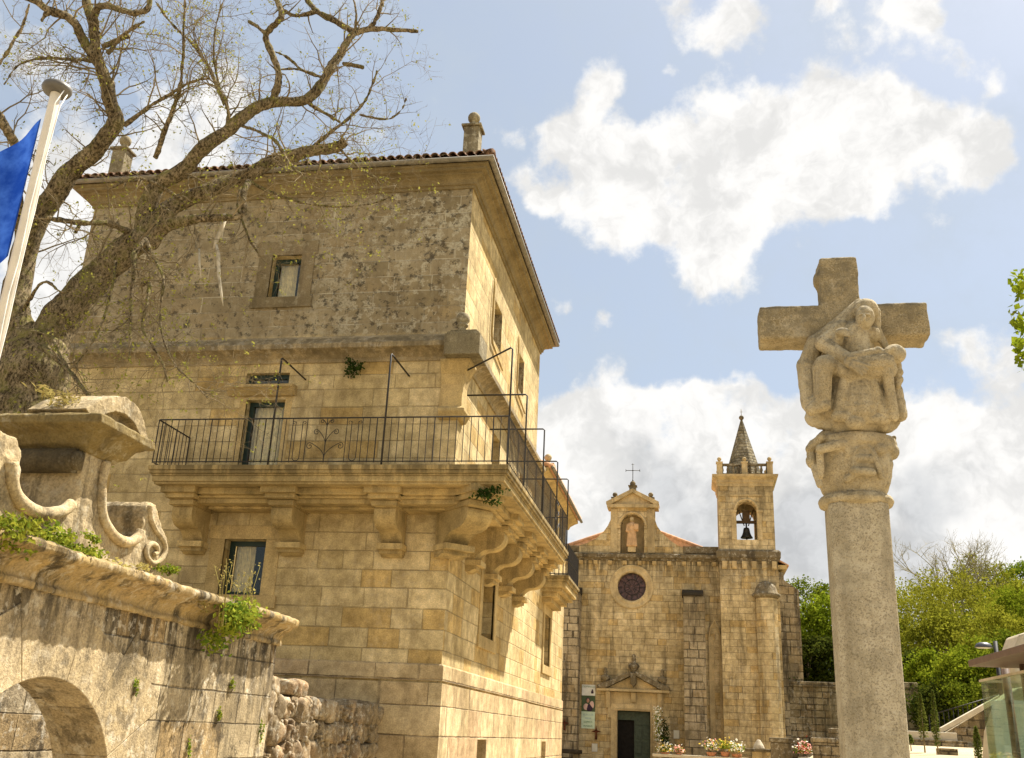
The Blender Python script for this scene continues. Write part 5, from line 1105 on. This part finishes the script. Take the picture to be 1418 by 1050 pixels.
def saint():
    x, y = -3.08, YC+.06
    T = thing('niche_statue', (x, y, 10.45), 'ruddy stone robed figure standing in the gable niche of the church', 'statue')
    m = MB(); m.box(x-.20, x+.20, y-.18, y+.18, 10.42, 10.72); m.build('pedestal', 'ctrim', T, bevel=.02)
    m = MB(); m.lathe([(.27, 10.72), (.25, 10.95), (.22, 11.3), (.23, 11.6), (.25, 11.78), (.20, 11.9), (.09, 11.96), (.07, 12.02)], x, y, 14)
    m.caps((x-.2, y, 11.82), (x-.24, y-.12, 11.5), .085, .07); m.caps((x-.24, y-.12, 11.5), (x-.05, y-.2, 11.5), .065, .05); m.caps((x+.2, y, 11.82), (x+.28, y-.1, 11.55), .085, .075); m.caps((x+.28, y-.1, 11.55), (x+.16, y-.22, 11.66), .07, .05)
    for k in range(7): a = R(200+k*23); m.caps((x+.20*math.cos(a), y+.20*math.sin(a), 11.5), (x+.27*math.cos(a), y+.27*math.sin(a), 10.76), .02, .03)
    m.box(x+.12, x+.34, y-.26, y-.14, 11.55, 11.85)
    o = m.build('robe', 'saint', T); carve(o, .02, 3)
    m = MB(); m.sphere((x-.0, y-.03, 12.11), (.105, .115, .135), 14, 10); m.caps((x, y-.13, 12.10), (x, y-.15, 12.07), .02, .025); m.caps((x-.03, y-.125, 12.03), (x+.03, y-.125, 12.03), .012, .012); m.sphere((x, y+.02, 12.16), (.12, .12, .11), 12, 8); m.tube([(x, y, 11.95), (x, y, 12.05)], .06, 8); o = m.build('head', 'ctrim', T); carve(o, .014, 2)
saint()

# ------------------------------------------------------------------ things on and before the church front
def banner():
    a = at(806, 948, Y=YC-.04); b = at(823.5, 1009.5, Y=YC-.04); T = thing('banner', (a.x, YC-.04, b.z), 'tall narrow printed banner hanging on the church front left of the door', 'banner')
    m = MB(); n = 12
    for (z0, z1, nm, mt) in ((b.z, b.z+(a.z-b.z)*.385, 'text_panel', 'ban_mint'), (b.z+(a.z-b.z)*.385, b.z+(a.z-b.z)*.75, 'photo_panel', 'ban_photo'), (b.z+(a.z-b.z)*.75, a.z, 'title_panel', 'ban_white')):
        m = MB(); m.box(a.x, b.x, YC-.06, YC-.045, z0, z1); m.build(nm, mt, T)
    W = b.x-a.x; H = a.z-b.z; xm = (a.x+b.x)/2
    m = MB(); zc = b.z+H*.55
    m.sphere((xm-.02, YC-.062, zc+.17), (.075, .012, .10), 12, 8); m.build('printed_face', 'ban_skin', T)
    m = MB(); m.sphere((xm-.10, YC-.061, zc-.12), (.14, .008, .15), 12, 8); m.sphere((xm+.17, YC-.061, zc-.02), (.11, .008, .18), 12, 8); m.build('printed_veil', 'ban_pink', T)
    m = MB(); m.sphere((xm+.06, YC-.063, zc-.16), (.16, .008, .17), 12, 8); m.sphere((xm-.02, YC-.0605, zc+.22), (.10, .006, .09), 12, 8); m.build('printed_dress', 'ban_dark', T)
    def txt(s, x, z, size, mt):
        cu = bpy.data.curves.new('lettering', 'FONT'); cu.body = s; cu.size = size; cu.align_x = 'CENTER'; cu.extrude = .002
        o = bpy.data.objects.new('lettering', cu); COL.objects.link(o); dg = bpy.context.evaluated_depsgraph_get(); me = bpy.data.meshes.new_from_object(o.evaluated_get(dg)); bpy.data.objects.remove(o)
        Mx = Matrix.Translation((x, YC-.064, z)) @ Matrix.Rotation(R(90), 4, 'X'); me.transform(Mx); me.materials.clear(); me.materials.append(MT[mt])
        o = bpy.data.objects.new('lettering', me); COL.objects.link(o); o.parent = T; o.matrix_parent_inverse = T.matrix_basis.inverted()
    txt('DOMINGO', xm, a.z-.13, .125, 'ban_green')
    for s, k in (('XUNTOS', .305), ('MESA', .225), ('SOMOS', .145), ('IRMANS', .05)): txt(s, xm, b.z+H*k-.03, .125, 'ban_blue' if k > .2 else 'ban_green')
    m = MB(); m.lathe([(.05, 0), (.07, .06), (.03, .16), (.01, .2)], 0, 0, 8); m.v = [(b.x-.14+x, YC-.062+y*.05, a.z-.40+z) for x, y, z in m.v]; m.build('emblem', 'ban_dark', T)
for nm, c in (('ban_mint', (.55, .66, .50)), ('ban_photo', (.07, .10, .05)), ('ban_white', (.68, .68, .62)), ('ban_skin', (.42, .22, .15)), ('ban_pink', (.62, .42, .36)), ('ban_dark', (.045, .025, .045)), ('ban_green', (.10, .22, .12)), ('ban_blue', (.28, .40, .42))): MT[nm] = plain(nm, c, .7, .2, vary=.12, scale=4)
banner()
def small(name, label, cat, parts, loc, group=None):
    T = thing(name, loc, label, cat, group)
    for nm, mb, mt in parts: mb.build(nm, mt, T)
    return T
a, b = at(933, 1011.5, Y=YC), at(940.5, 1023, Y=YC); small('wall_plaque', 'white plaque on the church wall beside the buttress right of the door', 'plaque', [('panel', MB().box(a.x, b.x, YC-.05, YC-.001, b.z, a.z), 'pale'), ('rim', MB().box(a.x-.02, b.x+.02, YC-.03, YC-.001, b.z-.02, a.z+.02), 'concrete')], (a.x, YC, b.z))
a, b = at(820, 1030, Y=YC), at(827, 1041, Y=YC); small('notice_board', 'white notice below the iron cross left of the church door', 'notice', [('panel', MB().box(a.x, b.x, YC-.05, YC-.001, b.z, a.z), 'pale'), ('rim', MB().box(a.x-.02, b.x+.02, YC-.03, YC-.001, b.z-.02, a.z+.02), 'concrete')], (a.x, YC, b.z))
def wall_cross(px, py, s, label, mt):
    c = at(px, py, Y=YC-.06 if px > 800 else YC-1.06); m = MB(); m.prism([(c.x-.05*s, c.z-.30*s), (c.x+.05*s, c.z-.30*s), (c.x+.04*s, c.z), (c.x-.04*s, c.z)], 'y', c.y-.02, c.y+.02)
    m2 = MB(); m2.prism([(c.x-.24*s, c.z+.06*s), (c.x, c.z), (c.x+.24*s, c.z+.06*s), (c.x, c.z+.14*s)], 'y', c.y-.02, c.y+.02); m2.prism([(c.x-.05*s, c.z+.1*s), (c.x+.05*s, c.z+.1*s), (c.x, c.z+.30*s)], 'y', c.y-.02, c.y+.02)
    small('wall_cross', label, 'cross', [('stem', m, mt), ('arms', m2, mt)], c)
wall_cross(825.5, 1015, 1.0, 'small rusty iron cross fixed beneath the banner', 'rust'); wall_cross(782, 1003, .9, 'dark little cross hung on the left buttress behind the palace corner', 'rust')
c = at(918, 1005, Y=YC-.5); plant('climbing_plant', 'thin green shrub against the right side of the church door frame', Vector((c.x+.1, YC-.3, 1.75)), (.24, .15, .75), 420, .10, 'weed_dk', None, 61, cat='shrub')
def flower_vase():
    T = thing('flower_pedestal', (-1.75, YC-.7, 0), 'slim pedestal with white flowers beside the right jamb of the church door', 'pedestal'); x, y = at(911, 1020, Y=YC-.7).x, YC-.7; zb = at(911, 1030, Y=YC-.7).z
    m = MB(); m.lathe([(.22, 0), (.20, .2), (.10, .35), (.09, zb-.1), (.18, zb), (.2, zb+.06)], x, y, 12); m.build('column', 'ctrim', T)
    rng = random.Random(8)
    m = MB(); m.leaves([(x+rng.gauss(0, .09), y+rng.gauss(0, .08), zb+.12+rng.random()*1.55*(1-.3*abs(rng.gauss(0, .5)))) for _ in range(260)], .09, rng); m.build('leaves', 'weed', T)
    m = MB(); m.leaves([(x+rng.gauss(0, .10), y-.08+rng.gauss(0, .06), zb+.15+rng.random()*1.5) for _ in range(150)], .08, rng, aspect=1); m.build('blossoms', 'petal_w', T)
flower_vase()
# low wall with flower arrangements
def low_wall():
    T = thing('low_wall', (0, 44, 0), 'low pale stone wall in front of the church carrying flowers', 'wall'); a, b = at(905, 1043.5, Y=44), at(1037, 1046, Y=44); z = 1.06
    m = MB(); m.box(a.x, b.x, 44, 44.35, 0, z-.12); m.build('wall', 'bound', T); m = MB(); m.box(a.x-.05, b.x, 43.95, 44.4, z-.12, z); m.build('coping', 'concrete', T, bevel=.02)
    return z
zlow = low_wall()
def flowers(px, py, rad, label, cols, seed, Y=44.15, pot=None, zb=None):
    rng = random.Random(seed); c = at(px, py, Y=Y); zb = zlow if zb is None else zb; T = thing('flower_arrangement', (c.x, Y, zb), label, 'flowers', 'flower arrangements before the church')
    h = max(.12, c.z-zb); m = MB(); m.lathe([(rad*.45, zb), (rad*.6, zb+h*.45), (rad*.55, zb+h*.5)], c.x, Y, 12); m.build('pot', pot or 'pot', T)
    def cloud(n, k): return [(c.x+rng.gauss(0, .42)*rad, Y+rng.gauss(0, .38)*rad, zb+h*.8+abs(rng.gauss(0, .5))*rad*k) for _ in range(n)]
    MB().leaves(cloud(160, .8), .10, rng).build('leaves', 'weed', T)
    for i, mt in enumerate(cols): MB().leaves(cloud(110 if i == 0 else 45, 1.0), .085, rng, 1, aspect=1).build('blossoms', mt, T)
flowers(921, 1041, .32, 'white flowers at the left end of the low wall beside the church door', ['petal_w', 'petal_y'], 1)
flowers(940, 1041, .22, 'small pink flowers next to the white ones on the low wall', ['petal_p', 'petal_w'], 2)
flowers(985, 1036, .34, 'white bouquet with yellow centre in a red pot below the tower recess', ['petal_w', 'petal_y', 'petal_p'], 3)
flowers(1004, 1034, .32, 'tall orange flowers and greenery between two white bouquets', ['petal_y', 'weed'], 4)
flowers(1020, 1039, .36, 'round white bouquet at the right end of the low wall', ['petal_w', 'petal_w', 'petal_y'], 5)
flowers(1113, 1040, .40, 'pink and white flower basket between two mossy stone blocks', ['petal_p', 'petal_w', 'petal_r'], 6, Y=42.6, pot='pale', zb=1.0)
def blocks():
    def blk(name, label, x0, x1, y0, zt, mt, cat='stone block'):
        T = thing(name, ((x0+x1)/2, y0, 0), label, cat); rng = random.Random(int(x0*100)); m = MB()
        m.box(x0, x1, y0, y0+.7, 0, zt-.18); m.build('body', mt, T, bevel=.05); m = MB(); m.box(x0-.05, x1+.05, y0-.04, y0+.75, zt-.18, zt); m.build('top_stone', mt, T, bevel=.05)
    a, b = at(1068, 1021, Y=42), at(1096, 1021, Y=42); blk('mossy_block', 'dark mossy stone block leaning at the foot of the round turret', a.x, b.x, 42, a.z, 'cdark')
    a, b = at(1127, 1021, Y=41), at(1172, 1021, Y=41); blk('stone_block', 'long grey coursed stone block left of the cross shaft', a.x, b.x, 41, a.z, 'bound')
    a = at(1153, 1010, Y=41.5); b = at(1163, 1010, Y=41.5); blk('stub_pillar', 'small stone stub rising behind the long block beside the cross shaft', a.x, b.x, 41.9, a.z+.05, 'cdark')
    x = at(1052, 1040, Y=43).x; z0 = at(1052, 1037, Y=43).z; T = thing('fluted_pillar', (x, 43, 0), 'short fluted stone pillar with a pale draped ornament on top', 'pillar')
    m = MB(); m.lathe([(.30, 0), (.28, z0-.12)], x, 43.2, 14, False); m.build('shaft', 'ctrim', T); m = MB(); m.box(x-.55, x+.45, 42.8, 43.6, z0-.12, z0); m.build('slab', 'cdark', T, bevel=.03)
    m = MB(); m.lathe([(.24, z0), (.20, z0+.12), (.11, z0+.26), (.06, z0+.34)], x-.02, 43.2, 10)
    for k in range(6): m.caps((x-.02+.18*math.cos(k), 43.2+.18*math.sin(k), z0+.03), (x+.05*math.cos(k), 43.2+.05*math.sin(k), z0+.29), .05, .03)
    carve(m.build('ornament', 'concrete', T), .025, 2)
    a = at(793, 1040, Y=47.5); T = thing('stone_bench', (a.x, 47.5, 0), 'dark stone bench against the left buttress of the church', 'bench'); m = MB(); m.box(a.x-1.2, a.x+.35, 47.5, 48.3, a.z-.12, a.z+.05); m.build('seat', 'cblack', T, bevel=.03); m = MB(); m.box(a.x-1.1, a.x-.8, 47.6, 48.2, 0, a.z-.12); m.box(a.x, a.x+.25, 47.6, 48.2, 0, a.z-.12); m.build('supports', 'cdark', T, bevel=.02)
blocks()
def bound_wall():
    T = thing('boundary_wall', (7, 50.5, 0), 'long dark stained stone boundary wall right of the church', 'wall'); m = MB()
    m.prism([(4.0, 0), (10.35, 0), (10.40, 2.6), (10.10, 3.4), (10.15, 4.30), (4.0, 4.25)], 'y', 50.3, 50.9); m.build('wall', 'bound', T, bevel=.04); m = MB(); m.box(4.0, 9.0, 50.22, 50.98, 4.25, 4.50); m.box(9.0, 10.1, 50.24, 50.96, 4.30, 4.62); m.build('coping', 'bound', T, bevel=.04)
bound_wall()
plant('wall_plant', 'grey green plant growing on the boundary wall where it meets the church', at(1090, 944, Y=50.4), (.42, .2, .22), 260, .12, 'weed_dk', None, 63)

# ------------------------------------------------------------------ trees
def crown_pts(rng, c, rad, clumps, per, cr):
    out = []
    for _ in range(clumps):
        while True:
            v = Vector((rng.uniform(-1, 1), rng.uniform(-1, 1), rng.uniform(-1, 1)))
            if v.length <= 1: break
        v = v.normalized()*(v.length**.45)*rng.uniform(.75, 1.08)
        if v.z < -.75: continue
        q = Vector((c[0]+v.x*rad[0], c[1]+v.y*rad[1], c[2]+v.z*rad[2])); s = cr*rng.uniform(.6, 1.3)
        for _ in range(per): out.append(q+Vector((rng.gauss(0, .45), rng.gauss(0, .45), rng.gauss(0, .34)))*s)
    return out
def tree(name, label, x, y, h, w, mt, seed, group='trees on the hillside', clumps=120, per=95, leaf=.17, cr=None, cat='tree', z=None, trunk_frac=.35):
    rng = random.Random(seed); z = gz(x, y)-.2 if z is None else z; T = thing(name, (x, y, z), label, cat, group); m = MB(); r = h*.022
    top = Vector((x+rng.uniform(-.3, .3), y, z+h*.75)); P = [Vector((x, y, z)), Vector((x+rng.uniform(-.2, .2), y, z+h*.3)), top]; Q, q = catmull(P, [r*1.3, r, r*.25], 5); m.tube(Q, q, 8)
    for _ in range(9):
        i = rng.randrange(len(Q)//3, len(Q)-2); a = rng.random()*6.28; d = Vector((math.cos(a)*w*.38, math.sin(a)*w*.38, h*rng.uniform(.08, .28))); m.tube([Q[i], Q[i]+d*.5+Vector((0, 0, -.05*h)), Q[i]+d], [q[i]*.55, q[i]*.35, .02], 5)
    m.build('trunk', 'twig', T)
    ch = h*(1-trunk_frac)/2; pts = crown_pts(rng, (x, y, z+h-ch), (w/2, w/2, ch), clumps, per, cr or w*.13)
    kind(MB().leaves(pts, leaf, rng, .4, aspect=.75).build('foliage', mt, T), 'stuff'); return T
def tp(px, py_top, py_base, Y): a = at(px, py_top, Y=Y); return a.x, a.z
def put(px, pytop, Y, wpx, mt, label, seed, name='broadleaf_tree', **k):
    a = at(px, pytop, Y=Y); z = gz(a.x, Y)-.2; w = wpx*pxm(a); return tree(name, label, a.x, Y, max(2.0, a.z-z), w, mt, seed, z=z, **k)
# behind the boundary wall, left of the cross shaft
put(1118, 803, 72, 95, 'leaf_a', 'tall green tree rising behind the church side wall, left of the cross shaft', 101, clumps=150)
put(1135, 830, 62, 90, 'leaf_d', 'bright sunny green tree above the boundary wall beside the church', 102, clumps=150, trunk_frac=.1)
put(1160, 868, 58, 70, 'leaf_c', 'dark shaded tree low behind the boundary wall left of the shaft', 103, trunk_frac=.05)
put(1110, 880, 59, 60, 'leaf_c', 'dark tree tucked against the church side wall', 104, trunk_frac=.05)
# right of the shaft
put(1320, 795, 64, 190, 'leaf_b', 'wide olive green tree with thin forked trunk in the middle of the slope', 105, clumps=300, per=60, leaf=.14, cr=.95, trunk_frac=.30)
put(1268, 800, 74, 110, 'leaf_b', 'olive tree just right of the cross shaft', 106, clumps=150)
put(1352, 768, 80, 85, 'leaf_b', 'rounded dark olive tree standing highest on the skyline', 107, clumps=150)
put(1405, 775, 84, 70, 'leaf_a', 'dark green tree on the skyline at the right edge', 108, clumps=150)
put(1380, 812, 70, 90, 'leaf_d', 'yellow green tree below the skyline near the right edge', 109, clumps=120, trunk_frac=.15)
put(1300, 842, 60, 110, 'leaf_b', 'low olive thicket tree behind the end of the boundary wall', 110, clumps=120, trunk_frac=.1)
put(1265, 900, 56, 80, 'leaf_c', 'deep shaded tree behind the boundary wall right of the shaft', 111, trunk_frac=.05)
put(1410, 805, 62, 70, 'leaf_b', 'pale olive tree cut by the right edge of the picture', 112, trunk_frac=.1)
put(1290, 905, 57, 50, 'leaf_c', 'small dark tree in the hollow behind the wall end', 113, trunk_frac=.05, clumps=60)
put(1345, 895, 56, 70, 'leaf_d', 'light green sapling tree in front of the wide olive tree', 114, clumps=80, trunk_frac=.1)
put(1400, 842, 57, 75, 'leaf_b', 'round shrubby tree above the hedge bank behind the glass pavilion', 115, clumps=80, trunk_frac=.05)
put(1225, 835, 80, 80, 'leaf_a', 'green tree hidden mostly by the cross shaft', 116, clumps=70)
# bushes on the bank
for i, (px, py, Y, wpx, hh, mt, lab) in enumerate([(1320, 960, 49, 70, 1.6, 'leaf_d', 'bright bush on the bank behind the saplings'), (1350, 945, 49.5, 70, 1.8, 'leaf_d', 'sunny bush on the bank left of the pavilion'), (1300, 985, 48, 60, 1.2, 'leaf_c', 'dark ivy bush at the foot of the bank'), (1345, 985, 47.5, 80, 1.3, 'leaf_a', 'dark creeping bush above the ramp'),
        (1380, 900, 52, 90, 2.0, 'leaf_b', 'olive hedge mass running up the slope behind the lamp'), (1410, 870, 54, 70, 2.2, 'leaf_d', 'light hedge at the top of the bank by the right edge'), (1375, 955, 48.5, 60, 1.6, 'leaf_d', 'green bush seen through the glass pavilion'), (1280, 945, 51.5, 40, 1.5, 'leaf_d', 'pale leafy bush over the broken end of the boundary wall'), (1400, 940, 48, 60, 2.0, 'leaf_a', 'bush behind the glass pavilion roof')]):
    a = at(px, py, Y=Y); w = wpx*pxm(a); rng = random.Random(200+i); T = thing('bank_bush', (a.x, Y, gz(a.x, Y)), lab, 'bush', 'bushes on the bank'); zc = max(a.z, gz(a.x, Y)+hh*.5)
    kind(MB().leaves(crown_pts(rng, (a.x, Y, zc), (w/2, w/2.2, hh), 90, 80, .42), .13, rng, .4, aspect=.75).build('foliage', mt, T), 'stuff')
    m = MB(); 
    for k in range(5): m.tube([(a.x, Y, gz(a.x, Y)-.3), (a.x+rng.uniform(-.4, .4)*w, Y+rng.uniform(-.3, .3), zc)], [.06, .02], 5)
    m.build('stems', 'twig', T)
def bare_crown():
    rng = random.Random(77); a = at(1318, 742, Y=78); z = gz(a.x, 78); T = thing('leafless_tree', (a.x, 78, z), 'pale leafless tree with a fan of thin branches on the skyline', 'tree'); m = MB()
    def br(p, d, L, r, g):
        n = 4; pts = [p]; q = p.copy()
        for i in range(n): d = (d+Vector((rng.gauss(0, .1), rng.gauss(0, .1), rng.gauss(.02, .08)))).normalized(); q = q+d*L/n; pts.append(q.copy())
        m.tube(pts, [r*(1-.6*i/n) for i in range(n+1)], 5 if g < 3 else 3, True, False)
        if g < 5:
            for _ in range(4 if g < 3 else 3):
                i = rng.randrange(2, n+1); o = Vector((rng.gauss(0, .55), rng.gauss(0, .55), rng.gauss(.15, .3))); br(pts[i], d+o, L*rng.uniform(.5, .75), r*.55, g+1)
    H = a.z-z; m2 = MB(); m2.tube([(a.x, 78, z-.3), (a.x, 78, z+H*.5)], [.22, .15], 8); m2.build('trunk', 'twig', T); br(Vector((a.x, 78, z+H*.45)), Vector((0, 0, 1)), H*.26, .14, 0); br(Vector((a.x, 78, z+H*.45)), Vector((.15, 0, 1)), H*.26, .12, 0); br(Vector((a.x, 78, z+H*.46)), Vector((-.3, .1, 1)), H*.26, .12, 0); br(Vector((a.x, 78, z+H*.48)), Vector((-.5, 0, 1)), H*.24, .09, 1); br(Vector((a.x, 78, z+H*.48)), Vector((.5, 0, 1)), H*.24, .09, 1)
    kind(m.build('branches', 'palebranch', T), 'stuff')
MT['palebranch'] = plain('pale thin branches', (.30, .26, .15), .9, .1, vary=.3)
bare_crown()
def edge_tree():
    rng = random.Random(9); Y = 11.0; c = at(1470, 440, Y=Y); T = thing('maple_tree', (c.x+1.2, Y, 0), 'fresh green leafy branch tips reaching in at the right edge of the picture', 'tree')
    m = MB(); bx = c.x+1.2; m.tube([(bx, Y, 0), (bx+.1, Y, 3), (bx, Y+.1, 6.5)], [.22, .18, .06], 10); tips = []
    for (px, py) in ((1412, 398), (1402, 432), (1408, 448), (1414, 470), (1412, 492), (1416, 384), (1435, 410), (1440, 470), (1450, 440), (1425, 500)):
        e = at(px, py, Y=Y+rng.uniform(-.3, .3)); s = Vector((bx, Y+.05, e.z-rng.uniform(.3, 1.0))); m.tube([s, (s+e)/2+Vector((0, 0, .12)), e], [.04, .02, .005], 6); tips.append(e)
        tips.append((s*.3+e*.7)+Vector((0, 0, .1)))
    m.build('trunk', 'twig', T); pts = []
    for t in tips:
        for _ in range(26): pts.append(t+Vector((rng.gauss(0, .055), rng.gauss(0, .09), rng.gauss(0, .06))))
    for _ in range(1500): pts.append(Vector((bx+rng.gauss(.3, .35), Y+rng.gauss(0, .8), 5.4+rng.gauss(0, 1.0))))
    pts = [p for p in pts if p.x/p.y > at(1398, 440, Y=1).x or p in tips]
    kind(MB().leaves(pts, .085, rng, .3, aspect=.9).build('leaves', 'leaf_d', T), 'stuff')
edge_tree()
def cypress(px, ptop, pbase, Y, label, wpx):
    a = at(px, ptop, Y=Y); b = at(px+3, pbase, Y=Y); rng = random.Random(int(px)); T = thing('cypress_sapling', (b.x, Y, b.z), label, 'sapling', 'cypress saplings on the gravel'); h = a.z-b.z; w = wpx*pxm(a)*.5; pts = []
    for _ in range(900):
        t = rng.random()**.8; r = w*(math.sin(math.pi*min(1, .12+t*.88))**.7)*(1.05-t*.6); an = rng.random()*6.28; rr = r*math.sqrt(rng.random()); pts.append((b.x+rr*math.cos(an), Y+rr*math.sin(an), b.z+h*(.08+.92*t)))
    kind(MB().leaves(pts, .10, rng, 2, aspect=.4).build('foliage', 'leaf_e', T), 'stuff'); m = MB(); m.tube([(b.x, Y, b.z-.4), (b.x, Y, a.z-.1)], [.03, .008], 6); m.build('trunk', 'twig', T)
cypress(1277, 960, 1031, 38, 'left of the two taller cypress saplings, nearest the cross shaft', 15); cypress(1296, 956, 1041, 36, 'tallest thin cypress sapling standing right of its twin', 11); cypress(1353, 1006, 1056, 33, 'short cypress sapling at the corner of the glass pavilion', 12); cypress(1258, 1018, 1030, 39, 'tiny cypress tip beside the foot of the cross shaft', 8)
# kerb wall, ramp with railing, tree pit
def ramp():
    Y = 43.0; a, b, c = at(1256, 1012, Y=Y), at(1325, 1014, Y=Y), at(1365, 985, Y=Y); zb = at(1300, 1033, Y=Y).z
    T = thing('garden_ramp', (b.x, Y, zb), 'pale stone ramp with parapet climbing toward the pavilion', 'ramp'); m = MB(); m.box(a.x, b.x, Y, Y+.6, zb-.6, a.z); m.build('retaining_wall', 'concrete', T, bevel=.03)
    m = MB(); m.box(a.x-.1, b.x+.3, Y-.25, Y-.02, zb-.5, zb+(a.z-zb)*.42); m.build('kerb', 'bound', T, bevel=.03)
    m = MB(); m.prism([(b.x-.3, zb-.5), (c.x+.1, zb-.5), (c.x+.1, c.z+.05), (c.x, c.z), (b.x-.3, b.z-.05)], 'y', Y+.65, Y+1.0); m.build('ramp_wall', 'rubble_dark', T)
    m = MB(); dx = c.x-b.x; m.prism([(b.x-.5, b.z-.06), (c.x+1.4, c.z+.85), (c.x+1.4, c.z+1.05), (b.x-.5, b.z+.14)], 'y', Y+.3, Y+.66); m.build('parapet', 'concrete', T, bevel=.02)
    m = MB(); 
    for k in range(16): t = k/15; x = a.x+1.2+(c.x-a.x)*t*.95; z = a.z+(c.z-a.z)*t*1.1; m.tube([(x, Y+1.6, z-.5), (x, Y+1.6, z+.65)], .014, 4)
    m.tube([(a.x+1.2, Y+1.6, a.z+.65), (a.x+1.2+(c.x-a.x)*.95, Y+1.6, c.z+.65+(c.z-a.z)*.1)], .02, 5); m.build('railing', 'iron', T)
MT['rubble_dark'] = MT['bound']
ramp()
x_ = at(1315, 1043, Y=36); small('stone_planter', 'low square stone planter sunk in the pale gravel', 'planter', [('rim', MB().box(x_.x-.26, x_.x+.26, 36, 36.7, x_.z-.3, x_.z+.13), 'bound'), ('soil', MB().box(x_.x-.18, x_.x+.18, 36.1, 36.6, x_.z+.10, x_.z+.14), 'cblack')], (x_.x, 36, x_.z))
def pavilion():
    X = 6.3; p0 = at(1358, 946, X=X); p1 = at(1418, 930.5, X=X); zt = (p0.z+p1.z)/2; Y1 = p0.y; T = thing('glass_pavilion', (X, 20, 0), 'modern glass walled pavilion with brown flat roof at the right edge', 'pavilion')
    zb = gz(X, 20); Yn = 12.0
    m = MB(); n = 6
    for i in range(n):
        ya = Yn+(Y1-Yn)*i/n; yb = Yn+(Y1-Yn)*(i+1)/n; m.box(X, X+.02, ya+.012, yb-.012, 0, zt)
    m.box(X+.02, X+4, Y1, Y1+.02, 0, zt); m.build('glass_wall', 'pavglass', T)
    m = MB(); m.box(X-.02, X+.05, Yn, Y1+.05, zt, zt+.05); m.box(X, X+4, Y1-.01, Y1+.05, zt, zt+.05); m.build('glass_rail', 'concrete', T)
    r0 = at(1341, 922, X=X-.5); rz = r0.z
    for y in (Y1-.9, Y1-2.2, Y1-3.5, Y1-5, Y1-7): 
        m = MB(); m.tube([(X+.35, y, 0), (X+.30, y, rz-.02)], .085, 8); m.build('post', 'fascia', T)
    m = MB(); m.box(X-.5, X+5, Yn, r0.y, rz-.02, rz+.11); m.build('roof', 'fascia', T, bevel=.01)
    m = MB(); m.box(X+.02, X+4, Yn, Y1, -.2, .05); m.build('floor', 'concrete', T)
pavilion()
def rocks():
    rng = random.Random(4); q = at(1412, 885, Y=30)
    T = thing('stone_stele', (8.6, 27, 0), 'tall pale rough stone slab standing behind the glass pavilion', 'stone'); m = MB(); a = at(1404, 900, Y=27); b = at(1440, 870, Y=27)
    m.prism([(a.x-.3, 0), (b.x+1.0, 0), (b.x+.9, b.z+.3), (at(1412, 878, Y=27).x, at(1412, 878, Y=27).z), (a.x, a.z)], 'y', 27, 28.2); m.build('slab', 'concrete', T, bevel=.06)
    T = thing('dry_stone_bank', (7.6, 25.5, 0), 'pale rubble bank seen through the pavilion glass', 'wall'); m = MB(); a = at(1362, 1000, Y=25.5); b = at(1386, 960, Y=25.5)
    m.prism([(a.x-.2, 0), (12, 0), (12, b.z+.2), (b.x+.4, b.z+.15), (b.x, b.z-.15), (a.x+.15, a.z-.2)], 'y', 25.5, 26.2); m.build('stones', 'concrete', T, bevel=.05)
rocks()
def lamp():
    Y = 27.0; h = at(1352, 898, Y=Y); p = at(1378, 888, Y=Y); T = thing('street_lamp', (p.x, Y, 0), 'dark street lamp with domed head above the pavilion roof', 'street lamp')
    m = MB(); m.tube([(p.x, Y, 0), (p.x, Y, p.z)], .05, 10); m.build('post', 'steel', T); c = at(1362, 894, Y=Y)
    m = MB(); m.tube([(p.x, Y, c.z+.04), (c.x+.25, Y, c.z)], .03, 6); m.build('arm', 'steel', T)
    m = MB(); m.lathe([(.20, -.03), (.195, 0), (.15, .06), (.08, .085), (.01, .09)], 0, 0, 18); m.v = [(c.x+x*1.05, Y+y*.8, c.z+z*1.1-.02) for x, y, z in m.v]; m.build('lamp_head', 'lampgrey', T)
    m = MB(); m.lathe([(.16, -.045), (.17, -.03)], 0, 0, 16); m.v = [(c.x+x, Y+y*.8, c.z+z-.02) for x, y, z in m.v]; m.build('diffuser', 'pale', T)
lamp()
